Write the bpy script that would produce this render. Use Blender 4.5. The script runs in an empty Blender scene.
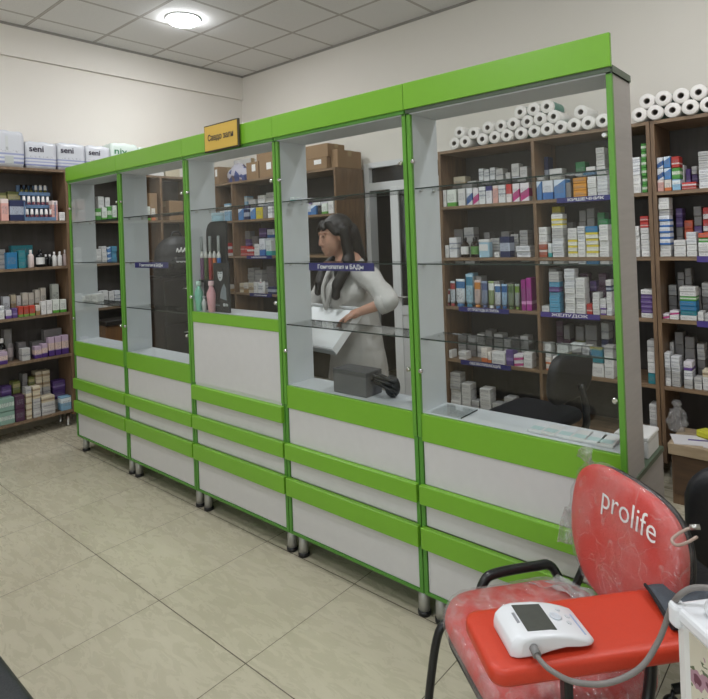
import bpy, bmesh, math, random
from mathutils import Vector, Matrix
R = random.Random(7)
S = bpy.context.scene
C = S.collection
PI = math.pi

# ------------------------------------------------------------------ camera
CAMP = Vector((4.559, -1.9099, 1.5700))
YAW, PIT, ROL, FPX, CY, CX = .7162, .0047, -.0371, 575.95, 233.41, 354.0
_f = Vector((-math.sin(YAW)*math.cos(PIT), math.cos(YAW)*math.cos(PIT), math.sin(PIT)))
_r0 = Vector((math.cos(YAW), math.sin(YAW), 0)); _u0 = _r0.cross(_f)
_r = _r0*math.cos(ROL) + _u0*math.sin(ROL); _u = -_r0*math.sin(ROL) + _u0*math.cos(ROL)
def at(px, py, ax, v):
    "the point seen at a pixel on the real plane ax = v"
    d = _f + _r*((px-CX)/FPX) - _u*((py-CY)/FPX); i = 'xyz'.index(ax)
    return CAMP + d*((v-CAMP[i])/d[i])
def along(px, ax, v, z):
    "coordinate along a shelf (plane ax = v, height z) seen at column px"
    k = (px-CX)/FPX; n = _r - _f*k; o = 1 if ax == 'x' else 0; i = 1-o
    return CAMP[o] - (n[2]*(z-CAMP[2]) + n[i]*(v-CAMP[i]))/n[o]

cd = bpy.data.cameras.new('camera'); cam = bpy.data.objects.new('camera', cd); C.objects.link(cam)
cd.sensor_width = 36; cd.lens = 36*FPX/708; cd.shift_y = -(349.5-CY)/708; cd.clip_start = .05
M3 = Matrix((_r, _u, -_f)).transposed()
cam.matrix_world = Matrix.Translation(CAMP) @ M3.to_4x4()
S.camera = cam

# ------------------------------------------------------------------ materials
def srgb(c):
    if isinstance(c, str):
        c = tuple(int(c[i:i+2], 16)/255 for i in (0, 2, 4))
    return tuple((x/12.92 if x <= .04045 else ((x+.055)/1.055)**2.4) for x in c) + (1,)
class NT:
    def __init__(s, name):
        s.m = bpy.data.materials.new(name); s.m.use_nodes = True; s.t = s.m.node_tree; s.t.nodes.clear()
        s.out = s.n('ShaderNodeOutputMaterial')
    def n(s, t, **k):
        o = s.t.nodes.new(t)
        for a, v in k.items(): setattr(o, a, v)
        return o
    def l(s, a, b): s.t.links.new(a, b)
    def math(s, op, a, b=None):
        o = s.n('ShaderNodeMath', operation=op)
        for i, v in enumerate((a, b)):
            if v is None: continue
            if isinstance(v, (int, float)): o.inputs[i].default_value = v
            else: s.l(v, o.inputs[i])
        return o.outputs[0]
    def mix(s, f, a, b):
        o = s.n('ShaderNodeMix', data_type='RGBA')
        for i, v in ((0, f), (6, a), (7, b)):
            if isinstance(v, (int, float, tuple)): o.inputs[i].default_value = v
            else: s.l(v, o.inputs[i])
        return o.outputs[2]
    def noise(s, scale, detail=3, vec=None, coord='Object', stretch=None):
        tc = s.n('ShaderNodeTexCoord'); v = tc.outputs[coord]
        if stretch:
            mp = s.n('ShaderNodeMapping'); mp.inputs['Scale'].default_value = stretch; s.l(v, mp.inputs[0]); v = mp.outputs[0]
        o = s.n('ShaderNodeTexNoise'); o.inputs['Scale'].default_value = scale; o.inputs['Detail'].default_value = detail
        s.l(v, o.inputs['Vector']); return o.outputs['Fac']
    def bsdf(s, col, rough=.5, metal=0., bump=None, bstr=.1, spec=.5, **kw):
        b = s.n('ShaderNodeBsdfPrincipled')
        for k, v in (('Base Color', col), ('Roughness', rough), ('Metallic', metal)):
            if isinstance(v, (int, float, tuple)): b.inputs[k].default_value = v
            else: s.l(v, b.inputs[k])
        b.inputs['Specular IOR Level'].default_value = spec
        for k, v in kw.items(): b.inputs[k.replace('_', ' ')].default_value = v
        if bump is not None:
            bp = s.n('ShaderNodeBump'); bp.inputs['Strength'].default_value = bstr; bp.inputs['Distance'].default_value = .01
            s.l(bump, bp.inputs['Height']); s.l(bp.outputs[0], b.inputs['Normal'])
        s.l(b.outputs[0], s.out.inputs[0]); return b
_mats = {}
def mat(name, col, rough=.5, metal=0., var=.06, scale=12, bstr=.05, spec=.5, stretch=None, **kw):
    "plain procedural material with slight tone variation"
    if name in _mats: return _mats[name]
    t = NT(name); c = srgb(col)
    nf = t.noise(scale, 4, stretch=stretch)
    a = tuple(min(1, x*(1-var)) for x in c[:3])+(1,); b = tuple(min(1, x*(1+var)) for x in c[:3])+(1,)
    t.bsdf(t.mix(nf, a, b), rough, metal, nf, bstr, spec, **kw)
    _mats[name] = t.m; return t.m
def wood(name, c1, c2, stretch=(2, 2, 14), rough=.45):
    t = NT(name); n1 = t.noise(3.0, 6, stretch=stretch); n2 = t.noise(1.2, 2)
    f = t.math('ADD', t.math('MULTIPLY', n1, .75), t.math('MULTIPLY', n2, .25))
    r = t.n('ShaderNodeValToRGB'); r.color_ramp.elements[0].position = .35; r.color_ramp.elements[1].position = .65
    r.color_ramp.elements[0].color = srgb(c1); r.color_ramp.elements[1].color = srgb(c2)
    t.l(f, r.inputs[0]); t.bsdf(r.outputs[0], rough, 0, n1, .05); _mats[name] = t.m; return t.m
def carton(name, base, bands=(), text='7c7c84', tz=(.3, .7), rough=.42, tstr=.75, diag=None, attr=False):
    "printed carton: bands of colour across the height, rows of small print"
    t = NT(name); sp = t.n('ShaderNodeSeparateXYZ')
    if attr:
        gc = t.n('ShaderNodeAttribute', attribute_name='box_coord').outputs['Vector']; rnd = t.n('ShaderNodeAttribute', attribute_name='box_tone').outputs['Fac']
    else:
        gc = t.n('ShaderNodeTexCoord').outputs['Generated']; rnd = t.n('ShaderNodeObjectInfo').outputs['Random']
    t.l(gc, sp.inputs[0])
    x, y, z = sp.outputs
    col = srgb(base); cur = None
    v = t.math('ADD', t.math('MULTIPLY', rnd, .16), .88)
    hs = t.n('ShaderNodeHueSaturation'); hs.inputs['Color'].default_value = col; t.l(v, hs.inputs['Value']); cur = hs.outputs[0]
    for z0, z1, c in bands:
        zz = t.math('ADD', z, t.math('MULTIPLY', x, diag)) if diag else z
        f = t.math('MULTIPLY', t.math('GREATER_THAN', zz, z0), t.math('LESS_THAN', zz, z1))
        cur = t.mix(f, cur, srgb(c))
    mp = t.n('ShaderNodeMapping'); mp.inputs['Scale'].default_value = (9, 1, 9); t.l(gc, mp.inputs[0])
    ad = t.n('ShaderNodeVectorMath', operation='ADD'); t.l(mp.outputs[0], ad.inputs[0])
    cb = t.n('ShaderNodeCombineXYZ'); t.l(t.math('MULTIPLY', rnd, 37.), cb.inputs[0]); t.l(cb.outputs[0], ad.inputs[1])
    nz = t.n('ShaderNodeTexNoise'); nz.inputs['Scale'].default_value = 1.6; nz.inputs['Detail'].default_value = 2
    t.l(ad.outputs[0], nz.inputs['Vector'])
    f = t.math('GREATER_THAN', nz.outputs['Fac'], .53)
    f = t.math('MULTIPLY', f, t.math('MULTIPLY', t.math('GREATER_THAN', z, tz[0]), t.math('LESS_THAN', z, tz[1])))
    f = t.math('MULTIPLY', f, t.math('MULTIPLY', t.math('GREATER_THAN', x, .1), t.math('LESS_THAN', x, .85)))
    cur = t.mix(t.math('MULTIPLY', f, tstr), cur, srgb(text))
    t.bsdf(cur, rough); return t.m
def glass(name, tint, f0=.04, rough=.0):
    t = NT(name); tr = t.n('ShaderNodeBsdfTransparent'); tr.inputs[0].default_value = tint
    gl = t.n('ShaderNodeBsdfGlossy'); gl.inputs['Roughness'].default_value = rough
    lw = t.n('ShaderNodeLayerWeight'); lw.inputs[0].default_value = .5
    fr = t.math('ADD', t.math('MULTIPLY', t.math('POWER', lw.outputs['Facing'], 5.), .9), f0)
    mx = t.n('ShaderNodeMixShader'); t.l(fr, mx.inputs[0]); t.l(tr.outputs[0], mx.inputs[1]); t.l(gl.outputs[0], mx.inputs[2])
    t.l(mx.outputs[0], t.out.inputs[0]); return t.m

def mk_floor():
    t = NT('floor_tile'); tc = t.n('ShaderNodeTexCoord'); sp = t.n('ShaderNodeSeparateXYZ'); t.l(tc.outputs['Object'], sp.inputs[0])
    TX, TY, SX, SY = .389, -.595, .6036, .6163
    def line(o, off, s, w):
        u = t.math('FRACT', t.math('DIVIDE', t.math('SUBTRACT', o, off-30*s), s))
        d = t.math('MINIMUM', u, t.math('SUBTRACT', 1., u)); return t.math('LESS_THAN', d, w/s), t.math('FLOOR', t.math('DIVIDE', t.math('SUBTRACT', o, off-30*s), s))
    lx, ix = line(sp.outputs[0], TX, SX, .0018); ly, iy = line(sp.outputs[1], TY, SY, .0023)
    g = t.math('MAXIMUM', lx, ly)
    idn = t.math('ADD', t.math('MULTIPLY', ix, 7.3), t.math('MULTIPLY', iy, 3.1))
    cb = t.n('ShaderNodeCombineXYZ'); t.l(idn, cb.inputs[2])
    ad = t.n('ShaderNodeVectorMath', operation='ADD'); t.l(tc.outputs['Object'], ad.inputs[0]); t.l(cb.outputs[0], ad.inputs[1])
    mp = t.n('ShaderNodeMapping'); mp.inputs['Rotation'].default_value = (0, 0, .5); mp.inputs['Scale'].default_value = (2.2, 6.5, 1); t.l(ad.outputs[0], mp.inputs[0])
    n1 = t.n('ShaderNodeTexNoise'); n1.inputs['Scale'].default_value = 3.4; n1.inputs['Detail'].default_value = 9; n1.inputs['Roughness'].default_value = .66; n1.inputs['Distortion'].default_value = .8; t.l(mp.outputs[0], n1.inputs['Vector'])
    r = t.n('ShaderNodeValToRGB'); e = r.color_ramp.elements
    e[0].position = .28; e[0].color = srgb('b2ab95'); e[1].position = .66; e[1].color = srgb('bfb8a3'); t.l(n1.outputs['Fac'], r.inputs[0])
    col = t.mix(g, r.outputs[0], srgb('4d4438'))
    rg = t.math('ADD', t.math('MULTIPLY', n1.outputs['Fac'], .15), t.math('ADD', t.math('MULTIPLY', g, .5), .2))
    t.bsdf(col, rg, 0, t.math('SUBTRACT', 1., g), .25, .4); return t.m
def mk_ceiling(ox, oy, s):
    t = NT('ceiling_tile'); tc = t.n('ShaderNodeTexCoord'); sp = t.n('ShaderNodeSeparateXYZ'); t.l(tc.outputs['Object'], sp.inputs[0])
    def line(o, off):
        u = t.math('FRACT', t.math('DIVIDE', t.math('SUBTRACT', o, off-30*s), s))
        return t.math('MINIMUM', u, t.math('SUBTRACT', 1., u))
    d = t.math('MINIMUM', line(sp.outputs[0], ox), line(sp.outputs[1], oy))
    bar = t.math('LESS_THAN', d, .009/s); edge = t.math('LESS_THAN', d, .013/s)
    n = t.noise(60, 5); nf = t.noise(420, 2)
    base = t.mix(n, srgb('dcdcda'), srgb('e8e7e4'))
    base = t.mix(t.math('GREATER_THAN', nf, .68), base, srgb('c4c3c0'))
    col = t.mix(edge, base, srgb('8a857f')); col = t.mix(bar, col, srgb('c0bcb6'))
    t.bsdf(col, .85, 0, t.math('SUBTRACT', bar, t.math('MULTIPLY', nf, .3)), .3, .2); return t.m
def mk_wall():
    t = NT('painted_wall'); n = t.noise(1.3, 5); n2 = t.noise(90, 4)
    t.bsdf(t.mix(n, srgb('dad5cc'), srgb('e3ded6')), .7, 0, n2, .08, .3); return t.m

XL, YB, HC, XR, YF = -.95, 2.455, 3.53, 6.6, -4.3
MF, MC, MW = mk_floor(), mk_ceiling(-.648, 1.887, .6095), mk_wall()
GREEN = mat('lime_green_laminate', '73aa2d', .34, var=.03, scale=40, bstr=.01)
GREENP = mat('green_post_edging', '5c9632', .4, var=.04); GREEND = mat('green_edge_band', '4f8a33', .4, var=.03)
WHITE = mat('white_laminate', 'c9c8c8', .38, var=.04, scale=25, bstr=.02)
INNER = mat('grey_white_laminate', 'cdd1d4', .4, var=.05, scale=9)
SIDE = mat('brushed_grey_laminate', 'a39d9a', .38, var=.12, scale=6, stretch=(1, 1, 12), bstr=.02)
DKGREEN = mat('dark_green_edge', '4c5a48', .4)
STEEL = mat('brushed_steel', 'b9b9b6', .28, 1., var=.1)
LEGM = mat('satin_aluminium', 'b4b4b0', .5, .7, var=.06); CHROME = mat('chrome', 'd6d6d6', .14, 1., var=.02)
BLKP = mat('black_plastic', '151517', .4, var=.1)
BLKM = mat('black_metal_tube', '18191b', .32, var=.1)
GLASS = glass('clear_glass', (.965, .98, .975, 1), f0=.03); GEDGE = mat('glass_edge', '24332f', .2, var=.1)
WOOD = wood('walnut_laminate', '6a5746', '8a745d', (2, 14, 2)); WOODV = wood('walnut_laminate_upright', '66513f', '84694f', (14, 14, 1.5)); WOODX = wood('walnut_laminate_along', '6f5b48', '93795e', (1.5, 14, 14))
BACK = wood('grey_back_board', '4b4743', '57524e', (8, 8, 1), .6)
OAK = wood('pale_oak', 'a08d73', 'b4a188', (2, 14, 14))
PVC = mat('white_pvc', 'd9dadb', .35, var=.03)
PAPER = mat('tissue_paper', 'e6e2de', .9, var=.04, scale=60, bstr=.15); CORE = mat('cardboard_core', '8d867f', .8, var=.15)
TEAL = mat('teal_wrap', '4d8577', .4, var=.15); KRAFT = mat('kraft_cardboard', '8f7355', .75, var=.1, scale=20)
NAVY = mat('navy_sign_film', '2a2a6e', .4, var=.05); TXTW = mat('white_print', 'ecebea', .5, var=.02)
DARKT = mat('dark_print', '262228', .5, var=.02); YEL = mat('ochre_sign_face', 'c9a545', .5, var=.04); SIGNF = mat('dark_sign_frame', '3a3420', .5)

# ------------------------------------------------------------------ mesh building
class MB:
    def __init__(s): s.v = []; s.f = []; s.mi = []; s.sm = []
    def add(s, vs, fs, mi=0, smooth=False):
        b = len(s.v); s.v += [Vector(v) for v in vs]
        for f in fs: s.f.append([b+i for i in f]); s.mi.append(mi); s.sm.append(smooth)
        return s
    def box(s, x0, x1, y0, y1, z0, z1, mi=0, c=0.):
        "box, edges chamfered by c"
        if x0 > x1: x0, x1 = x1, x0
        if y0 > y1: y0, y1 = y1, y0
        if c <= 0:
            vs = [(x, y, z) for z in (z0, z1) for x, y in ((x0, y0), (x1, y0), (x1, y1), (x0, y1))]
            return s.add(vs, [(3, 2, 1, 0), (4, 5, 6, 7), (0, 1, 5, 4), (1, 2, 6, 5), (2, 3, 7, 6), (3, 0, 4, 7)], mi)
        vs = []; idx = {}
        for i, x in enumerate((x0, x1)):
            for j, y in enumerate((y0, y1)):
                for k, z in enumerate((z0, z1)):
                    sx, sy, sz = c*(1-2*i), c*(1-2*j), c*(1-2*k)
                    for a, p in (('x', (x, y+sy, z+sz)), ('y', (x+sx, y, z+sz)), ('z', (x+sx, y+sy, z))):
                        idx[(i, j, k, a)] = len(vs); vs.append(p)
        fs = []
        for i in (0, 1):
            q = [idx[(i, j, k, 'x')] for j, k in ((0, 0), (1, 0), (1, 1), (0, 1))]; fs.append(q if i else q[::-1])
            q = [idx[(j, i, k, 'y')] for j, k in ((0, 0), (1, 0), (1, 1), (0, 1))]; fs.append(q[::-1] if i else q)
            q = [idx[(j, k, i, 'z')] for j, k in ((0, 0), (1, 0), (1, 1), (0, 1))]; fs.append(q if i else q[::-1])
        for i in (0, 1):
            for j in (0, 1):
                q = [idx[(i, j, 0, 'x')], idx[(i, j, 1, 'x')], idx[(i, j, 1, 'y')], idx[(i, j, 0, 'y')]]; fs.append(q if i ^ j else q[::-1])
                q = [idx[(i, 0, j, 'x')], idx[(i, 1, j, 'x')], idx[(i, 1, j, 'z')], idx[(i, 0, j, 'z')]]; fs.append(q[::-1] if i ^ j else q)
                q = [idx[(0, i, j, 'y')], idx[(1, i, j, 'y')], idx[(1, i, j, 'z')], idx[(0, i, j, 'z')]]; fs.append(q if i ^ j else q[::-1])
                for k in (0, 1):
                    q = [idx[(i, j, k, a)] for a in 'xyz']; fs.append(q if (i+j+k) % 2 else q[::-1])
        return s.add(vs, fs, mi)
    def lathe(s, prof, n=20, mi=0, cx=0, cy=0, cz=0, smooth=True, caps=True):
        vs = []; fs = []
        for r, z in prof:
            for k in range(n): vs.append((cx+r*math.cos(2*PI*k/n), cy+r*math.sin(2*PI*k/n), cz+z))
        for i in range(len(prof)-1):
            for k in range(n): fs.append((i*n+k, i*n+(k+1) % n, (i+1)*n+(k+1) % n, (i+1)*n+k))
        s.add(vs, fs, mi, smooth)
        if caps:
            b = len(s.v)-len(vs)
            s.f.append([b+k for k in range(n)][::-1]); s.mi.append(mi); s.sm.append(False)
            s.f.append([b+(len(prof)-1)*n+k for k in range(n)]); s.mi.append(mi); s.sm.append(False)
        return s
    def tube(s, pts, r, n=10, mi=0, caps=True):
        pts = [Vector(p) for p in pts]; rs = r if isinstance(r, (list, tuple)) else [r]*len(pts)
        up = None; vs = []
        for i, p in enumerate(pts):
            t = (pts[min(i+1, len(pts)-1)]-pts[max(i-1, 0)]).normalized()
            if up is None: up = Vector((0, 0, 1)) if abs(t.z) < .9 else Vector((1, 0, 0))
            a = t.cross(up).normalized(); up = a.cross(t).normalized()
            for k in range(n): vs.append(p + (a*math.cos(2*PI*k/n) + up*math.sin(2*PI*k/n))*rs[i])
        fs = [(i*n+k, (i+1)*n+k, (i+1)*n+(k+1) % n, i*n+(k+1) % n) for i in range(len(pts)-1) for k in range(n)]
        b = len(s.v); s.add(vs, fs, mi, True)
        if caps:
            s.f.append([b+k for k in range(n)]); s.mi.append(mi); s.sm.append(False)
            s.f.append([b+(len(pts)-1)*n+k for k in range(n)][::-1]); s.mi.append(mi); s.sm.append(False)
        return s
    def ell(s, c, r, mi=0, n=16, m=10, rot=None):
        vs = []; fs = []; c = Vector(c)
        for i in range(m+1):
            th = PI*i/m
            for k in range(n):
                p = Vector((r[0]*math.sin(th)*math.cos(2*PI*k/n), r[1]*math.sin(th)*math.sin(2*PI*k/n), -r[2]*math.cos(th)))
                if rot: p = rot @ p
                vs.append(c+p)
        for i in range(m):
            for k in range(n): fs.append((i*n+k, i*n+(k+1) % n, (i+1)*n+(k+1) % n, (i+1)*n+k))
        return s.add(vs, fs, mi, True)
    def cap(s, a, b, ra, rb, mi=0, n=14):
        "tapered capsule"
        a, b = Vector(a), Vector(b); s.ell(a, (ra,)*3, mi, n, 8); s.ell(b, (rb,)*3, mi, n, 8)
        return s.tube([a, b], [ra, rb], n, mi)
    def prism(s, poly, h, mi=0, z=0., bev=0., smooth=False):
        "outline in xy pulled up by h, with a small rounded rim"
        P = [Vector((x, y, 0)) for x, y in poly]; n = len(P); c = sum(P, Vector())/n
        rings = [(0, bev), (bev*.3, bev*.3), (bev, 0), (h-bev, 0), (h-bev*.3, bev*.3), (h, bev)] if bev else [(0, 0), (h, 0)]
        nor = []
        for i in range(n):
            d = (P[(i+1) % n]-P[i-1]); nor.append(Vector((d.y, -d.x, 0)).normalized())
        vs = []
        for zz, ins in rings:
            for p, q in zip(P, nor): vs.append((p.x-q.x*ins, p.y-q.y*ins, z+zz))
        fs = [(j*n+i, j*n+(i+1) % n, (j+1)*n+(i+1) % n, (j+1)*n+i) for j in range(len(rings)-1) for i in range(n)]
        b = len(s.v); s.add(vs, fs, mi, smooth)
        s.f.append([b+i for i in range(n)][::-1]); s.mi.append(mi); s.sm.append(False)
        s.f.append([b+(len(rings)-1)*n+i for i in range(n)]); s.mi.append(mi); s.sm.append(False)
        return s
    def xf(s, m, start=0):
        for i in range(start, len(s.v)): s.v[i] = m @ s.v[i]
        return s
    def mesh(s, name, mats):
        me = bpy.data.meshes.new(name); me.from_pydata([tuple(v) for v in s.v], [], s.f)
        for m in (mats if isinstance(mats, (list, tuple)) else [mats]): me.materials.append(m)
        for p, i, sm in zip(me.polygons, s.mi, s.sm): p.material_index = i; p.use_smooth = sm
        me.update(); return me
    def build(s, name, mats, parent=None, loc=(0, 0, 0), rot=(0, 0, 0)):
        o = bpy.data.objects.new(name, s.mesh(name, mats)); C.objects.link(o)
        o.location = loc; o.rotation_euler = rot
        if parent: o.parent = parent
        return o
def Bx(*a, **k): return MB().box(*a, **k)
def rrect(w, h, r, n=5, cx=0, cy=0):
    o = []
    for sx, sy, a0 in ((1, -1, -PI/2), (1, 1, 0), (-1, 1, PI/2), (-1, -1, PI)):
        for i in range(n+1):
            a = a0+PI/2*i/n; o.append((cx+sx*(w/2-r)+r*math.cos(a), cy+sy*(h/2-r)+r*math.sin(a)))
    return o
def spline(pts, n=8):
    P = [Vector(p) for p in pts]; P = [P[0]*2-P[1]]+P+[P[-1]*2-P[-2]]; out = []
    for i in range(1, len(P)-2):
        for k in range(n):
            t = k/n; a, b, c, d = P[i-1:i+3]
            out.append(.5*((2*b)+(c-a)*t+(2*a-5*b+4*c-d)*t*t+(3*b-a-3*c+d)*t**3))
    return out+[P[-2]]
def tag(o, label, cat, group=None, kind=None):
    o['label'] = label; o['category'] = cat
    if group: o['group'] = group
    if kind: o['kind'] = kind
    return o
def thing(name, label, cat, loc=(0, 0, 0), rz=0, group=None):
    o = bpy.data.objects.new(name, None); C.objects.link(o); o.location = loc; o.rotation_euler = (0, 0, rz); o.empty_display_size = .05
    return tag(o, label, cat, group)
def struct(name, mb, m): o = mb.build(name, m); o['kind'] = 'structure'; return o
def text(s, size, m, parent, loc, rot=(PI/2, 0, 0), ext=.0006, align='CENTER', name='lettering', sx=1, bold=0., width=None):
    cu = bpy.data.curves.new('t', 'FONT'); cu.body = s; cu.size = size; cu.extrude = ext; cu.align_x = align; cu.align_y = 'CENTER'; cu.resolution_u = 3; cu.offset = bold
    o = bpy.data.objects.new('t', cu); C.objects.link(o); dg = bpy.context.evaluated_depsgraph_get(); dg.update()
    me = bpy.data.meshes.new_from_object(o.evaluated_get(dg)); bpy.data.objects.remove(o); me.name = name
    if width and me.vertices:
        xs = [v.co.x for v in me.vertices]; sx = width/(max(xs)-min(xs))
    for v in me.vertices: v.co.x *= sx
    me.materials.clear(); me.materials.append(m)
    q = bpy.data.objects.new(name, me); C.objects.link(q); q.location = loc; q.rotation_euler = rot; q.parent = parent; return q
def remesh(o, voxel, smooth=4, sub=0):
    "fuse overlapping shapes of a mesh into one continuous skin"
    m = o.modifiers.new('r', 'REMESH'); m.mode = 'VOXEL'; m.voxel_size = voxel; m.use_smooth_shade = True
    k = o.modifiers.new('s', 'SMOOTH'); k.iterations = smooth; k.factor = .5
    dg = bpy.context.evaluated_depsgraph_get(); dg.update()
    me = bpy.data.meshes.new_from_object(o.evaluated_get(dg)); me.name = o.name
    old = o.data; o.modifiers.clear(); o.data = me
    me.materials.clear()
    for mm in old.materials: me.materials.append(mm)
    for p in me.polygons: p.use_smooth = True
    return o

# ------------------------------------------------------------------ room
struct('floor', Bx(XL-.1, XR+.1, YF-.1, YB+.1, -.1, 0), MF)
struct('ceiling', Bx(XL-.1, XR+.1, YF-.1, YB+.1, HC, HC+.1), MC)
struct('wall_left', Bx(XL-.12, XL, YF, YB, 0, HC), MW)
DX0, DX1, DZ = .965, 1.96, 2.27      # back doorway
struct('wall_back', MB().box(XL, DX0, YB, YB+.12, 0, HC).box(DX1, XR, YB, YB+.12, 0, HC).box(DX0, DX1, YB, YB+.12, DZ, HC), MW)
struct('wall_right', Bx(XR, XR+.12, YF, YB, 0, HC), MW)
WX0, WX1, WZ0, WZ1 = 2.6, 6.3, .5, 2.9
struct('wall_front', MB().box(XL, WX0, YF-.12, YF, 0, HC).box(WX1, XR, YF-.12, YF, 0, HC).box(WX0, WX1, YF-.12, YF, 0, WZ0).box(WX0, WX1, YF-.12, YF, WZ1, HC), MW)
w1 = struct('window_1', MB().box(WX0, WX0+.06, YF-.1, YF-.02, WZ0, WZ1).box(WX1-.06, WX1, YF-.1, YF-.02, WZ0, WZ1).box(WX0+.06, WX1-.06, YF-.1, YF-.02, WZ0, WZ0+.06).box(WX0+.06, WX1-.06, YF-.1, YF-.02, WZ1-.06, WZ1).box(4.42, 4.48, YF-.1, YF-.02, WZ0+.06, WZ1-.06), PVC)
Bx(WX0+.06, WX1-.06, YF-.065, YF-.06, WZ0+.06, WZ1-.06).build('window_pane', GLASS, w1)
struct('trim_1', Bx(XL, XL+.03, YF, YB, 3.246, HC), MW)
struct('trim_2', MB().box(XL+.03, XL+.042, YF, YB, HC-.02, HC).box(XL+.03, XR, YB-.012, YB, HC-.02, HC), mat('grey_ceiling_angle', '8f8b85', .6))
struct('baseboard_left', Bx(XL, XL+.012, YF, YB, 0, .08), mat('tile_skirting', '9b9482', .4))
# corridor behind the doorway, so that the opening is dark with depth
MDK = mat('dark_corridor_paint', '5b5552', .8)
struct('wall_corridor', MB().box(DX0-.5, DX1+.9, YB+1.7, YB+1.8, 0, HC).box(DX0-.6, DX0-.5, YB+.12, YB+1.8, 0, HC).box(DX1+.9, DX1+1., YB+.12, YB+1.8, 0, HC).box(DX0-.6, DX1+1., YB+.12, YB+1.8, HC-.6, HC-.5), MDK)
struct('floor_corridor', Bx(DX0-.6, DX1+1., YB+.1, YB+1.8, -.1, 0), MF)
# door: white frame, transom, leaf ajar
dr = struct('door_1', MB().box(DX0, DX0+.055, YB-.05, YB+.06, 0, DZ).box(DX1-.085, DX1, YB-.05, YB+.06, 0, DZ).box(DX0+.055, DX1-.085, YB-.05, YB+.06, DZ-.05, DZ).box(DX0+.055, DX1-.085, YB-.05, YB+.06, 2.0, 2.075), PVC)
SMOKE = mat('smoked_transom_glass', '2c2b2b', .1, var=.05)
Bx(DX0+.055, DX1-.085, YB, YB+.008, 2.075, DZ-.05).build('transom_pane', SMOKE, dr)
lf = MB(); LW = .47
lf.box(-LW, -LW+.075, -.025, .025, .02, 2.0, c=.004).box(-.075, 0, -.025, .025, .02, 2.0, c=.004).box(-LW+.075, -.075, -.025, .025, 1.93, 2.0).box(-LW+.075, -.075, -.025, .025, .02, .14).box(-LW+.075, -.075, -.025, .025, .86, .94)
leaf = lf.build('door_leaf', PVC, dr, (DX1-.09, YB-.08, 0), (0, 0, .40))
MB().box(-LW+.075, -.075, -.004, .004, .94, 1.93).build('leaf_pane', GLASS, leaf)
MB().box(-LW+.075, -.075, -.008, .008, .14, .86).build('leaf_panel', PVC, leaf)
MB().tube([(-LW+.037, -.03, 1.02), (-LW+.037, -.06, 1.02), (-LW+.15, -.06, 1.02)], .009).build('door_handle', STEEL, leaf)

# ceiling lights: round LED panels set in the tile grid
LEDM = NT('led_diffuser'); em = LEDM.n('ShaderNodeEmission'); em.inputs[0].default_value = (.93, .96, 1, 1); em.inputs[1].default_value = 48; LEDM.l(em.outputs[0], LEDM.out.inputs[0])
LED_SPOTS = [(.18, .95, 'round LED downlight glowing in the ceiling tile near the back left corner'),
             (2.4, -.27, 'round LED downlight in the ceiling over the aisle'), (4.45, .95, 'round LED downlight in the ceiling right of the vitrines'),
             (.18, -1.49, 'round LED downlight over the left rack aisle'), (4.45, -1.49, 'round LED downlight above the red chair'), (2.4, -2.7, 'round LED downlight near the shop window')]
for i, (x, y, lb) in enumerate(LED_SPOTS):
    t = thing('ceiling_light', lb, 'light', (x, y, HC), 0, 'round LED downlights in the ceiling')
    MB().lathe([(.142, -.012), (.155, -.006), (.155, 0)], 32).build('rim', PVC, t)
    MB().lathe([(.03, -.062), (.08, -.056), (.115, -.042), (.136, -.020), (.141, -.0125)], 32).build('diffuser', LEDM.m, t)
    la = bpy.data.lights.new('led_lamp', 'AREA'); la.shape = 'DISK'; la.size = .2; la.energy = 13; la.color = (.96, .97, 1); lo = bpy.data.objects.new('led_lamp', la); C.objects.link(lo); lo.location = (0, 0, -.07); lo.parent = t
W = bpy.data.worlds.new('World'); S.world = W; W.use_nodes = True
bg = W.node_tree.nodes['Background']; bg.inputs[0].default_value = (.86, .93, 1, 1); bg.inputs[1].default_value = .8
sun = bpy.data.lights.new('window_daylight', 'AREA'); sun.shape = 'RECTANGLE'; sun.size = WX1-WX0; sun.size_y = WZ1-WZ0; sun.energy = 34; sun.color = (.93, .97, 1)
so = bpy.data.objects.new('window_daylight', sun); C.objects.link(so); so.location = ((WX0+WX1)/2, YF-.25, (WZ0+WZ1)/2); so.rotation_euler = (PI/2, 0, 0)

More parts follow.
